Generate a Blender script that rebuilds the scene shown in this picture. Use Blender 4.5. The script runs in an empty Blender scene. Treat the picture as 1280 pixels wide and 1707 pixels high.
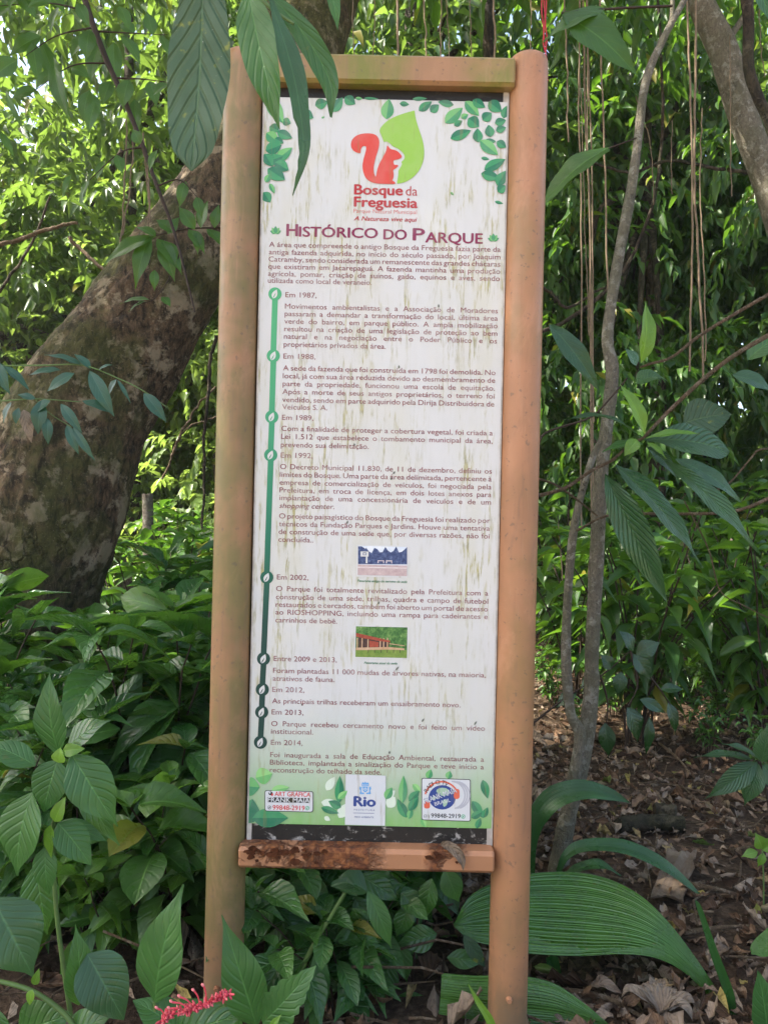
import bpy, math, random
import numpy as np
from mathutils import Vector, Matrix

# ------------------------------------------------------------------ camera, sky, sun, exposure
S = bpy.context.scene
C = S.collection
CAM_H = 1.08
F = 1233.0                                    # focal length in photo pixels (1280 x 1707)
cam = bpy.data.cameras.new('camera')
cam.sensor_fit = 'VERTICAL'; cam.sensor_height = 36; cam.lens = 36*F/1707
cam.clip_start = 0.02; cam.clip_end = 2000
co = bpy.data.objects.new('camera', cam); C.objects.link(co)
co.location = (0, 0, CAM_H); co.rotation_euler = (math.radians(90), 0, 0)
S.camera = co
SUN = Vector((-0.62, -0.08, 0.78)).normalized()        # towards the sun
elev = math.asin(SUN.z); azim = math.atan2(SUN.x, SUN.y)
W = bpy.data.worlds.new('World'); S.world = W; W.use_nodes = True
nt = W.node_tree; bg = nt.nodes['Background']
sky = nt.nodes.new('ShaderNodeTexSky'); sky.sky_type = 'NISHITA'; sky.sun_disc = False
sky.sun_elevation = elev; sky.sun_rotation = azim
sky.air_density = 1.0; sky.dust_density = 4.0; sky.ozone_density = 0.6
nt.links.new(sky.outputs[0], bg.inputs[0]); bg.inputs[1].default_value = 0.15
sl = bpy.data.lights.new('sun', 'SUN'); sl.energy = 5.0; sl.angle = math.radians(0.53); sl.color = (1, .93, .82)
so = bpy.data.objects.new('sun', sl); C.objects.link(so)
so.rotation_euler = SUN.to_track_quat('Z', 'Y').to_euler(); so.location = (0, 0, 20)
S.view_settings.view_transform = 'Standard'; S.view_settings.look = 'None'
S.view_settings.exposure = 1.82; S.view_settings.gamma = 1.0
S.render.engine = 'CYCLES'
S.cycles.max_bounces = 8; S.cycles.diffuse_bounces = 4; S.cycles.glossy_bounces = 2
S.cycles.transmission_bounces = 4; S.cycles.use_denoising = True
S.cycles.sample_clamp_indirect = 6

# ------------------------------------------------------------------ helpers
def P(px, py, d):
    return np.array([(px-640)/F*d, d, CAM_H-(py-853.5)/F*d])
def norm(a):
    a = np.asarray(a, float); return a/np.maximum(np.linalg.norm(a, axis=-1, keepdims=True), 1e-9)

class MB:
    def __init__(s): s.V=[]; s.L=[]; s.N=[]; s.U=[]; s.M=[]; s.n=0
    def add(s, V, Fc, UV=None, mi=0):
        V = np.asarray(V, float).reshape(-1,3); Fc = np.asarray(Fc, int)
        if Fc.ndim == 1: Fc = Fc[None]
        s.V.append(V); s.L.append((Fc+s.n).ravel()); s.N.append(np.full(len(Fc), Fc.shape[1]))
        s.M.append(np.full(len(Fc), mi))
        s.U.append(np.zeros((len(V),2)) if UV is None else np.asarray(UV,float)); s.n += len(V)
        return s
    def mesh(s, name, smooth=True):
        V=np.concatenate(s.V); L=np.concatenate(s.L); N=np.concatenate(s.N); U=np.concatenate(s.U); M=np.concatenate(s.M)
        me=bpy.data.meshes.new(name); me.vertices.add(len(V)); me.vertices.foreach_set('co', V.astype(np.float32).ravel())
        me.loops.add(len(L)); me.loops.foreach_set('vertex_index', L.astype(np.int32))
        me.polygons.add(len(N)); st=np.concatenate([[0],np.cumsum(N)[:-1]])
        me.polygons.foreach_set('loop_start', st.astype(np.int32)); me.polygons.foreach_set('loop_total', N.astype(np.int32))
        me.polygons.foreach_set('material_index', M.astype(np.int32))
        me.update(calc_edges=True)
        me.polygons.foreach_set('use_smooth', np.full(len(N), smooth))
        uv=me.uv_layers.new(name='UVMap'); uv.data.foreach_set('uv', U[L].astype(np.float32).ravel())
        return me
    def obj(s, name, mats, parent=None, smooth=True, loc=None):
        me=s.mesh(name, smooth)
        for m in (mats if isinstance(mats,(list,tuple)) else [mats]): me.materials.append(m)
        o=bpy.data.objects.new(name, me); C.objects.link(o)
        if parent is not None: o.parent=parent
        if loc is not None: o.location=loc
        return o

def tag(o, label=None, cat=None, group=None, kind=None):
    if label: o['label']=label
    if cat: o['category']=cat
    if group: o['group']=group
    if kind: o['kind']=kind
    return o
def thing(name, label, cat, loc=(0,0,0), rz=0, group=None):
    o=bpy.data.objects.new(name, None); o.empty_display_size=.1; C.objects.link(o)
    o.location=[float(c) for c in loc]; o.rotation_euler=(0,0,rz)
    return tag(o, label, cat, group)
def dup(root, loc, rz, sc=1.0, label=None, group=None):
    r=root.copy(); C.objects.link(r); r.location=[float(c) for c in loc]; r.rotation_euler=(0,0,rz); r.scale=(sc,sc,sc)
    if label: r['label']=label
    if group: r['group']=group
    for ch in list(root.children):
        c=ch.copy(); C.objects.link(c); c.parent=r
    return r

def smooth_path(pts, n):
    """Catmull-Rom through the points."""
    p=np.asarray(pts,float); p=np.vstack([2*p[0]-p[1],p,2*p[-1]-p[-2]]); k=len(p)-3; out=[]
    for t in np.linspace(0,k-1e-6,n):
        i=int(t); u=t-i; a,b,c,d=p[i],p[i+1],p[i+2],p[i+3]
        out.append(.5*((2*b)+(-a+c)*u+(2*a-5*b+4*c-d)*u*u+(-a+3*b-3*c+d)*u**3))
    return np.array(out)
def tube(mb, pts, rad, seg=8, mi=0, wob=None, uvs=1.0):
    pts=np.asarray(pts,float); n=len(pts); rad=np.broadcast_to(np.asarray(rad,float),(n,))
    t=norm(np.gradient(pts,axis=0)); ref=np.array([0,1.,0]) if abs(t[0][1])<.8 else np.array([1.,0,0])
    a=norm(np.cross(t,ref)); b=np.cross(t,a)
    th=np.linspace(0,2*np.pi,seg,endpoint=False)
    R=rad[:,None]*np.ones(seg)[None]
    if wob is not None: R=R*wob(np.arange(n)[:,None]/(n-1),th[None])
    V=pts[:,None]+R[...,None]*(np.cos(th)[None,:,None]*a[:,None]+np.sin(th)[None,:,None]*b[:,None])
    i=np.arange(n-1)[:,None]*seg; j=np.arange(seg)[None]; j2=(j+1)%seg
    Fc=np.stack([i+j,i+j2,i+seg+j2,i+seg+j],-1).reshape(-1,4)
    ln=np.concatenate([[0],np.cumsum(np.linalg.norm(np.diff(pts,axis=0),axis=1))])
    UV=np.stack(np.broadcast_arrays(th[None]/(2*np.pi),ln[:,None]*uvs),-1).reshape(-1,2)
    mb.add(V.reshape(-1,3),Fc,UV,mi)
    mb.add(V[0][::-1],np.arange(seg),None,mi); mb.add(V[-1],np.arange(seg),None,mi)
    return mb

# ------------------------------------------------------------------ materials
class NT:
    def __init__(s,name):
        s.m=bpy.data.materials.new(name); s.m.use_nodes=True; s.t=s.m.node_tree; s.n=s.t.nodes
        s.n.clear(); s.out=s.n.new('ShaderNodeOutputMaterial')
    def a(s,ty,ins=None,**kw):
        nd=s.n.new(ty)
        for k,v in kw.items(): setattr(nd,k,v)
        for k,v in (ins or {}).items():
            if hasattr(v,'is_output'): s.t.links.new(v,nd.inputs[k])
            else: nd.inputs[k].default_value=v
        return nd
    def math(s,op,a,b=0.,c=0.,clamp=False):
        nd=s.n.new('ShaderNodeMath'); nd.operation=op; nd.use_clamp=clamp
        for i,v in enumerate((a,b,c)):
            if hasattr(v,'is_output'): s.t.links.new(v,nd.inputs[i])
            else: nd.inputs[i].default_value=v
        return nd.outputs[0]
    def mix(s,f,a,b,blend='MIX'):
        nd=s.n.new('ShaderNodeMix'); nd.data_type='RGBA'; nd.blend_type=blend
        for i,v in ((0,f),(6,a),(7,b)):
            if hasattr(v,'is_output'): s.t.links.new(v,nd.inputs[i])
            elif i==0: nd.inputs[0].default_value=v
            else: nd.inputs[i].default_value=(*v,1) if len(v)==3 else v
        return nd.outputs[2]
    def noise(s,vec,scale,detail=3,rough=.55,dist=0.,out=0):
        nd=s.a('ShaderNodeTexNoise',{'Vector':vec,'Scale':scale,'Detail':detail,'Roughness':rough,'Distortion':dist}); return nd.outputs[out]
    def step(s,v,lo,hi,a=0.,b=1.):
        nd=s.a('ShaderNodeMapRange',{'Value':v,1:lo,2:hi,3:a,4:b}); nd.interpolation_type='SMOOTHSTEP'; return nd.outputs[0]
    def ramp(s,f,stops):
        nd=s.n.new('ShaderNodeValToRGB'); e=nd.color_ramp.elements
        while len(e)<len(stops): e.new(.5)
        for el,(p,c) in zip(e,stops): el.position=p; el.color=(*c,1)
        s.t.links.new(f,nd.inputs[0]); return nd.outputs[0]
    def scale(s,vec,sc):
        return s.a('ShaderNodeMapping',{'Vector':vec,'Scale':sc}).outputs[0]
    def bump(s,h,strength=.3,dist=.01):
        return s.a('ShaderNodeBump',{'Height':h,'Strength':strength,'Distance':dist}).outputs[0]
    def bsdf(s,col,rough=.6,spec=.5,nrm=None,**kw):
        nd=s.n.new('ShaderNodeBsdfPrincipled')
        def put(k,v):
            if hasattr(v,'is_output'): s.t.links.new(v,nd.inputs[k])
            else: nd.inputs[k].default_value=(*v,1) if isinstance(v,tuple) and len(v)==3 else v
        put('Base Color',col); put('Roughness',rough); put('Specular IOR Level',spec)
        if nrm is not None: put('Normal',nrm)
        for k,v in kw.items(): put(k,v)
        return nd.outputs[0]
    def done(s,sh): s.t.links.new(sh,s.out.inputs[0]); return s.m
    def obj(s): return s.a('ShaderNodeTexCoord').outputs['Object']

def srgb(r,g,b):
    f=lambda c:(c/255/12.92 if c/255<=.04045 else ((c/255+.055)/1.055)**2.4)
    return (f(r),f(g),f(b))
def plain(name,col,rough=.55,spec=.4,var=0.0):
    n=NT(name)
    if var:
        nz=n.noise(n.obj(),40,3); c=n.mix(n.step(nz,.3,.7,0,var),col,tuple(x*.45 for x in col))
    else: c=col
    return n.done(n.bsdf(c,rough,spec))

def leaf_mat(name,dark,light,trans,tf=.35,rough=.38,spec=.5,veins=8,vein_str=.35,ow=.2,lvs=.3,sick=.75,spots=0.0,ribs=0):
    n=NT(name)
    g=n.a('ShaderNodeNewGeometry'); rnd=g.outputs['Random Per Island']
    oi=n.a('ShaderNodeObjectInfo').outputs['Random']
    uv=n.a('ShaderNodeUVMap').outputs[0]; sp=n.a('ShaderNodeSeparateXYZ',{0:uv})
    u,v=sp.outputs[0],sp.outputs[1]
    au=n.math('ABSOLUTE',n.math('SUBTRACT',u,.5))
    mid=n.step(au,.0,.035,1,0)
    r=n.math('MULTIPLY_ADD',rnd,1-ow,n.math('MULTIPLY',oi,ow))
    col=n.mix(n.step(r,.15,.95),dark,light)
    nz=n.noise(n.obj(),22,3)
    col=n.mix(n.step(nz,.35,.7,0,.35),col,tuple(x*.55 for x in dark))
    if sick: col=n.mix(n.step(rnd,.972,.976,0,sick),col,(.24,.19,.025)); col=n.mix(n.math('MULTIPLY',n.step(n.noise(n.obj(),75,3),.66,.72),n.step(rnd,.5,.7,0,.6)),col,(.16,.11,.03))
    if ribs:
        h=n.math('MULTIPLY_ADD',n.math('SINE',n.math('MULTIPLY',u,ribs*6.283)),.6,n.math('MULTIPLY',n.math('SINE',n.math('MULTIPLY_ADD',u,ribs*2.37*6.283,n.math('MULTIPLY',rnd,6))),.4)); hb=h
        col=n.mix(n.step(h,-.2,1,0,.25),col,light)
        lat=None
    elif veins:
        ph=n.math('SUBTRACT',n.math('MULTIPLY',v,veins),n.math('MULTIPLY',au,veins*.55))
        fr=n.math('FRACT',ph); lat=n.math('ABSOLUTE',n.math('SUBTRACT',fr,.5))
        lv=n.step(lat,0,.07,1,0)
        col=n.mix(n.math('MULTIPLY',n.math('MAXIMUM',n.math('MULTIPLY',lv,lvs),mid),.4),col,tuple(min(1,x*2.2+.02) for x in light))
        hb=n.math('SUBTRACT',n.step(lat,0,.22,0,1),n.math('MULTIPLY',mid,.8))
    else:
        col=n.mix(n.math('MULTIPLY',mid,.35),col,tuple(min(1,x*2+.02) for x in light)); hb=nz
    if spots:
        sn=n.noise(n.obj(),55,4); col=n.mix(n.step(sn,.62,.72,0,spots),col,(.22,.24,.03))
        s2=n.noise(n.obj(),260,2); col=n.mix(n.step(s2,.74,.78,0,spots),col,(.35,.37,.3))
    nr=n.bump(hb,vein_str*.45,.005)
    # thin dust / wax: roughness breaks up over the blade
    rg=n.step(nz,.3,.75,rough-.08,rough+.14)
    a=n.bsdf(col,rg,spec,nr)
    tc=n.mix(.35,trans,col)
    tb=n.a('ShaderNodeBsdfTranslucent',{'Color':tc}).outputs[0]
    mx=n.a('ShaderNodeMixShader',{0:tf,1:a,2:tb}).outputs[0]
    return n.done(mx)

M={}
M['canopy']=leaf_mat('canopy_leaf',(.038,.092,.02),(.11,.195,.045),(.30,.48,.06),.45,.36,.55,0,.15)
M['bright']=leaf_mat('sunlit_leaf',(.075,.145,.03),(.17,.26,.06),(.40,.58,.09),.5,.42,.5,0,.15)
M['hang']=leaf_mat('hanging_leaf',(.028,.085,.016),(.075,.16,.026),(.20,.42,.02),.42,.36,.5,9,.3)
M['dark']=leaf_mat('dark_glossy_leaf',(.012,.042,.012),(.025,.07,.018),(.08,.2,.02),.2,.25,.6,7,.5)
M['shrub']=leaf_mat('shrub_leaf',(.030,.10,.024),(.075,.18,.04),(.17,.38,.03),.32,.27,.55,7,.9)
M['shrub_mid']=leaf_mat('thicket_leaf',(.04,.115,.022),(.10,.21,.034),(.18,.40,.02),.36,.32,.55,7,.35)
M['near']=leaf_mat('near_leaf',(.038,.115,.03),(.065,.165,.04),(.14,.34,.03),.28,.36,.45,8,.8,ow=.9)
M['grey']=leaf_mat('grey_green_leaf',(.034,.095,.035),(.055,.13,.045),(.12,.27,.05),.28,.33,.55,10,.5,ow=.9)
M['ribbed']=leaf_mat('ribbed_leaf',(.042,.11,.04),(.065,.155,.05),(.13,.30,.05),.28,.32,.6,13,1.9,ow=.9)
M['old']=leaf_mat('old_leaf',(.040,.085,.040),(.05,.10,.045),(.10,.20,.04),.2,.45,.4,8,1.3,spots=.8,ow=.9,sick=0)
M['young']=leaf_mat('young_leaf',(.12,.25,.03),(.17,.33,.04),(.35,.6,.05),.42,.3,.5,7,.4,ow=.9)
M['bluish']=leaf_mat('bluish_leaflet',(.022,.075,.045),(.035,.10,.06),(.07,.2,.05),.22,.36,.5,9,.3,ow=.9)
M['palm']=leaf_mat('pleated_leaf',(.035,.12,.018),(.085,.21,.03),(.2,.44,.02),.25,.22,.8,0,1.0,ribs=31)
M['strap']=leaf_mat('strap_leaf',(.020,.075,.02),(.035,.11,.025),(.10,.28,.02),.25,.3,.5,0,.6,ribs=7)

def bark(name,base,dark,pale,moss,scale=1.0,mossy=.5):
    n=NT(name); o=n.obj(); st=n.scale(o,(1,1,.45))
    big=n.noise(o,3.2*scale,4,.6,.4); fine=n.noise(st,34*scale,7,.78,.5); mid=n.noise(o,8*scale,6,.68,.2)
    col=n.mix(n.step(fine,.38,.62),dark,base)
    col=n.mix(n.step(mid,.52,.60,0,.85),col,pale)
    col=n.mix(n.step(n.noise(o,4.5*scale,5,.6,.6),.55,.66,0,.75),col,dark)
    m2=n.noise(o,2.3*scale,5,.65,.3)
    mf=n.math('MULTIPLY',n.step(m2,.42,.6,0,mossy),n.step(fine,.3,.6,.3,1))
    col=n.mix(mf,col,moss)
    sp=n.noise(o,120*scale,2); col=n.mix(n.step(sp,.64,.72,0,.4),col,pale)
    vo=n.a('ShaderNodeTexVoronoi',{'Vector':n.a('ShaderNodeMix',{0:.12,4:st,5:n.noise(o,8,4,out=1)},data_type='VECTOR').outputs[1],'Scale':17*scale},feature='DISTANCE_TO_EDGE').outputs[0]
    crack=n.step(vo,0,.09,1,0)
    col=n.mix(n.math('MULTIPLY',crack,n.step(big,.5,.68,0,.5)),col,tuple(x*.35 for x in dark))
    h=n.math('ADD',n.math('MULTIPLY',fine,.7),n.math('SUBTRACT',n.math('MULTIPLY',mid,.8),n.math('MULTIPLY',n.math('MULTIPLY',crack,.3),n.step(big,.5,.68))))
    return n.done(n.bsdf(col,.9,.25,n.bump(h,1.0,.04)))
M['bark']=bark('mossy_bark',(.17,.112,.066),(.035,.026,.018),(.38,.30,.20),(.07,.092,.018),1.15,.65)
M['bark_dark']=bark('dark_bark',(.09,.065,.045),(.025,.02,.016),(.17,.14,.10),(.04,.055,.015),1.4,.4)
M['bark_pale']=bark('pale_sapling_bark',(.33,.29,.215),(.20,.175,.13),(.48,.45,.37),(.15,.16,.08),4,.4)
M['twig']=bark('twig_bark',(.26,.17,.10),(.14,.095,.06),(.36,.28,.2),(.14,.13,.06),6,.3)
M['stem_dark']=plain('dark_stem',(.045,.028,.018),.7,.3,.5)
M['stem_green']=plain('green_stem',(.10,.17,.045),.5,.4,.4)
M['root']=plain('aerial_root',(.21,.155,.10),.8,.2,.6)
# ------------------------------------------------------------------ the sign (leans 1.28 degrees clockwise)
A=math.radians(1.28); ca,sa=math.cos(A),math.sin(A); SD=1.47; K=SD/F
def L0(x,y):
    dx,dy=x-640,y-853.5; return (dx*ca+dy*sa)*K, -(-dx*sa+dy*ca)*K
BX,BZ=0.0,-CAM_H
sign=thing('information_sign','tall terracotta framed park history sign standing in the greenery','sign',(BX,SD,0))
sign.location=(math.tan(-A)*CAM_H if False else -math.sin(A)*CAM_H, SD, 0.0); sign.rotation_euler=(0,A,0)
# local frame: x right, z up with z=0 at the foot; photo centre sits at local (0, CAM_H/cos)
def Lc(x,y,off=0.0):
    k=(SD+off)/SD; lx,lz=L0(x,y); return (lx*k, off, lz*k+CAM_H*ca)
def paint(name,base,green,gs,lo=.45):
    n=NT(name); o=n.obj(); a=n.noise(o,5,4,.6,.5); b=n.noise(n.scale(o,(1,1,.15)),22,4,.6); c=n.noise(o,90,3)
    col=n.mix(n.step(a,.38,.66,0,.5),base,tuple(x*y for x,y in zip(base,(.62,.68,.72))))
    col=n.mix(n.step(b,.55,.75,0,.3),col,(.40,.27,.17))
    gm=n.math('MULTIPLY',n.step(n.noise(o,3.5,4,.65),lo,lo+.2,0,gs),n.step(b,.25,.6,.35,1))
    col=n.mix(gm,col,green)
    sc=n.a('ShaderNodeTexWave',{'Vector':n.scale(o,(6,6,2)),'Scale':1.2,'Distortion':9.,'Detail':3.,'Detail Scale':1.2}).outputs[1]
    col=n.mix(n.math('MULTIPLY',n.step(sc,0,.06,.22,0),n.step(a,.48,.62)),col,(.16,.10,.07))
    col=n.mix(n.step(c,.62,.70,0,.5),col,(.10,.08,.06))
    d=n.noise(n.scale(o,(1,1,.06)),60,5,.7); col=n.mix(n.math('MULTIPLY',n.step(d,.50,.72,0,.32),n.step(a,.3,.6,.3,1)),col,(.17,.105,.06))
    f=n.noise(n.scale(o,(1,1,.4)),9,5,.75,.8); col=n.mix(n.step(f,.48,.70,0,.4),col,tuple(min(1,x*1.25+.035) for x in base))
    zz=n.a('ShaderNodeSeparateXYZ',{0:o}).outputs[2]; col=n.mix(n.math('MULTIPLY',n.step(zz,.05,.42,.75,0),n.step(f,.3,.6)),col,(.12,.09,.05))
    ch=n.noise(o,38,5,.8,.3); col=n.mix(n.step(ch,.69,.71,0,.8),col,(.09,.05,.03))
    rg=n.step(a,.3,.7,.34,.55)
    return n.done(n.bsdf(col,rg,.4,n.bump(n.math('ADD',n.math('MULTIPLY',a,.6),n.math('MULTIPLY',c,.12)),.18,.01)))
M['post']=paint('terracotta_paint',(.40,.188,.092),(.17,.14,.035),.40)
M['post_left']=paint('weathered_terracotta_paint',(.36,.178,.09),(.15,.135,.045),.85,.36)
M['bar']=paint('mossy_terracotta_paint',(.36,.19,.09),(.17,.18,.025),.9,.33)
def rustmat():
    n=NT('rusty_terracotta_paint'); o=n.obj(); a=n.noise(o,14,6,.7,.6); b=n.noise(o,60,6,.75,.5); sx=n.a('ShaderNodeSeparateXYZ',{0:o}).outputs[0]
    col=n.mix(n.step(n.noise(o,7,3),.4,.7,0,.35),(.40,.19,.095),(.30,.135,.065))
    # rust has eaten the left half of the bar and one spot on the right
    msk=n.math('MAXIMUM',n.math('MULTIPLY',n.step(sx,-.02,.03,1,0),n.step(sx,-.255,-.21,0.6,1)),n.step(n.math('ABSOLUTE',n.math('SUBTRACT',sx,.135)),.02,.05,1,0))
    rm=n.math('MULTIPLY',n.step(n.math('ADD',n.math('MULTIPLY',a,.75),n.math('MULTIPLY',b,.25)),.46,.53),msk)
    rust=n.ramp(b,[(.3,(.035,.014,.008)),(.46,(.14,.045,.018)),(.6,(.30,.11,.035)),(.75,(.40,.24,.14))])
    sp=n.step(n.noise(o,45,3),.66,.70)
    col=n.mix(n.math('MAXIMUM',rm,n.math('MULTIPLY',sp,.6)),col,rust)
    return n.done(n.bsdf(col,n.math('MULTIPLY_ADD',rm,.4,.42),.35,n.bump(n.math('MULTIPLY',n.math('ADD',b,.3),rm),1,.008)))
M['rust']=rustmat()

def post(name,xt,yt,xb,yb,m,top=0.0):
    p0=np.array(Lc(xb,yb)); p1=np.array(Lc(xt,yt)); p0[0]=p1[0]=(p0[0]+p1[0])/2; p0[2]=-0.05
    r=.0385; mb=MB(); zs=[(p0[2],r),(p1[2]-.018,r),(p1[2]-.010,r*.985),(p1[2]-.004,r*.93),(p1[2]-.001,r*.84),(p1[2],r*.6)]
    tube(mb,[(p0[0],0,z) for z,_ in zs],[q for _,q in zs],40)
    o=mb.obj(name,m,sign)
    return o,p0[0]
PL,xl=post('post',409,92,372,1600,M['post_left'])
PR,xr=post('post',881,98,845,1680,M['post'])
def rbox(mb,x0,x1,z0,z1,y0,y1,b=.004,mi=0):
    """box with bevelled long edges along x"""
    prof=[(y0+b,z0),(y1-b,z0),(y1,z0+b),(y1,z1-b),(y1-b,z1),(y0+b,z1),(y0,z1-b),(y0,z0+b)]
    xs=[x0,x0+b*.6,x1-b*.6,x1]; V=[]
    cy,cz=(y0+y1)/2,(z0+z1)/2
    for k,x in enumerate(xs):
        f=.93 if k in (0,3) else 1
        V+=[(x,cy+(y-cy)*f,cz+(z-cz)*f) for y,z in prof]
    n=8; Fc=[]
    for i in range(3):
        for j in range(n): Fc.append((i*n+j,i*n+(j+1)%n,(i+1)*n+(j+1)%n,(i+1)*n+j))
    mb.add(V,Fc,None,mi); mb.add(V[:n][::-1],np.arange(n),None,mi); mb.add(V[-n:],np.arange(n),None,mi)
def zbar(y): return Lc(640,y,-.04)[2]
mb=MB(); rbox(mb,Lc(437,112,-.036)[0],Lc(859,112,-.036)[0],zbar(135),zbar(86),-.036,.03,.006); mb.obj('crossbar',M['bar'],sign,False)
mb=MB(); rbox(mb,Lc(397,1430,-.046)[0],Lc(824,1430,-.046)[0],zbar(1451),zbar(1415),-.046,.03,.007)
# rust has lifted and eaten the upper edge
cb=mb.obj('crossbar',M['rust'],sign,False); cb['label']='lower crossbar with flaking brown rust along its left half'
rng=random.Random(4)
mb=MB()
for i in range(46):
    x=rng.uniform(xl+.045,xl+.20) if i<38 else rng.uniform(.10,.17); z=zbar(1416)-abs(rng.gauss(0,.010)); w=rng.uniform(.003,.010)
    pts=[(x+math.cos(a)*w*rng.uniform(.5,1.2),-.0475-rng.uniform(0,.0025),z+math.sin(a)*w*.6*rng.uniform(.5,1.2)) for a in np.linspace(0,6.28,8)[:-1]]
    mb.add(pts,np.arange(7))
    q=[(a[0],-.046,a[2]) for a in pts]
    for j in range(7): mb.add([pts[j],pts[(j+1)%7],q[(j+1)%7],q[j]],np.arange(4))
M['flake']=plain('rust_flake',(.10,.035,.016),.95,.1,.9)
mb.obj('rust_flake',M['flake'],cb,False)['kind']='stuff'
# bolts near the feet
for bx,by in ((362,1647),(848,1665)):
    x,_,z=Lc(bx,by,-.038); mb=MB(); tube(mb,[(x,-.046,z),(x,-.040,z),(x,-.034,z)],[.0045,.0058,.0062],12); mb.obj('bolt',M['rust'],sign)
mb=MB(); x,_,z=Lc(845,1693); tube(mb,[(xr,0,-.05),(xr,0,z-.004),(xr,0,z)],[.0415,.0415,.0395],36); mb.obj('foot_sleeve',M['post'],sign)

# ---- board
YB=-.010; YP=YB-.002
bl,_,bt=Lc(441,136,YP); br=Lc(846,167,YP)[0]; bb=Lc(610,1410,YP)[2]; bl=Lc(441,166,YP)[0]
YB=-.010
def mblack():
    n=NT('black_board'); o=n.obj(); a=n.noise(n.scale(o,(1,1,1.6)),28,6,.75,.5); b=n.noise(o,5,3)
    z=n.a('ShaderNodeSeparateXYZ',{0:o}).outputs[2]
    edge=n.step(z,bb+.012,bb+.03,1,0)
    w=n.math('MULTIPLY',n.step(a,.56,.66),n.step(z,.7,.75,.75,.05))
    col=n.mix(w,(.017,.015,.013),(.45,.42,.38))
    return n.done(n.bsdf(col,.55,.35,n.bump(a,.3,.004)))
M['black']=mblack()
mb=MB(); rbox(mb,bl-.004,br+.004,bb-.004,bt+.004,YB,.02,.002); board=mb.obj('board',M['black'],sign,False)
M['alu']=plain('dirty_white_edging',(.55,.50,.44),.6,.4,.6)
for s,x in ((0,bl),(1,br)):
    mb=MB(); rbox(mb,x-.003 if s==0 else x-.009,x+.007 if s==0 else x+.003,bb-.003,bt+.003,YB-.0015,YB+.01,.001); mb.obj('edge_strip',M['alu'],sign,False)

ZT=Lc(640,165.5,YP)[2]; ZB=Lc(610,1376,YP)[2]
def mprint():
    n=NT('printed_panel'); o=n.obj(); z=n.a('ShaderNodeSeparateXYZ',{0:o}); zz=z.outputs[2]; xx=z.outputs[0]
    gz=n.math('ADD',zz,n.math('MULTIPLY',n.math('SUBTRACT',n.noise(o,4,2),.5),.10))
    g=n.math('POWER',n.step(gz,ZB-.05,ZB+.27,1,0),1.25)
    col=n.mix(g,(.60,.60,.59),(.17,.42,.085))
    side=n.step(n.math('ABSOLUTE',xx),.19,.245,0,.0)
    # algae: fine vertical streaks below wet places
    st=n.noise(n.scale(o,(1,1,.10)),150,5,.68,.0); bg_=n.noise(n.scale(o,(1,1,.5)),7.5,3,.6); sh=n.noise(n.scale(o,(1,1,.25)),34,4,.6)
    top=n.step(zz,1.25,1.66,1,.55); low=n.step(zz,.5,.95,.35,1)
    m=n.math('MULTIPLY',n.math('MULTIPLY',n.step(st,.49,.64),n.step(bg_,.36,.58)),n.math('MULTIPLY',n.step(sh,.42,.58),low))
    m2=n.math('MULTIPLY',n.step(st,.58,.72,0,.75),n.step(sh,.52,.66))
    mm=n.math('MAXIMUM',n.math('MULTIPLY',m,.8),n.math('MULTIPLY',m2,low))
    dirt=n.mix(n.step(n.noise(o,60,3),.4,.65),(.34,.30,.055),(.22,.20,.04))
    wash=n.math('MULTIPLY',n.step(bg_,.40,.70,0,.36),n.step(n.noise(n.scale(o,(1,1,.12)),40,4),.3,.6,.3,1))
    col=n.mix(n.math('MULTIPLY',wash,low),col,(.50,.475,.29))
    col=n.mix(mm,col,dirt)
    gr=n.noise(n.scale(o,(1,1,.3)),16,5,.7); col=n.mix(n.step(gr,.4,.75,0,.28),col,(.50,.49,.47))
    fs=n.noise(o,330,2); col=n.mix(n.step(fs,.72,.76,0,.45),col,(.25,.25,.22))
    return n.done(n.bsdf(col,n.step(gr,.3,.7,.36,.55),.4))
M['print']=mprint()
YP=YB-.002
def quadmesh(name,x0,x1,z0,z1,y,m,parent):
    nx,nz=6,14; xs=np.linspace(x0,x1,nx); zs=np.linspace(z0,z1,nz)
    V=[(x,y,z) for z in zs for x in xs]; Fc=[(j*nx+i,j*nx+i+1,(j+1)*nx+i+1,(j+1)*nx+i) for j in range(nz-1) for i in range(nx-1)]
    mb=MB(); mb.add(V,Fc); mb.add([(x0,y,z0),(x1,y,z0),(x1,y+.0016,z0),(x0,y+.0016,z0)],np.arange(4)); return mb.obj(name,m,parent,False)
pan=quadmesh('printed_panel',bl+.0005,br-.0005,ZB,ZT,YP,M['print'],sign)

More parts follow.
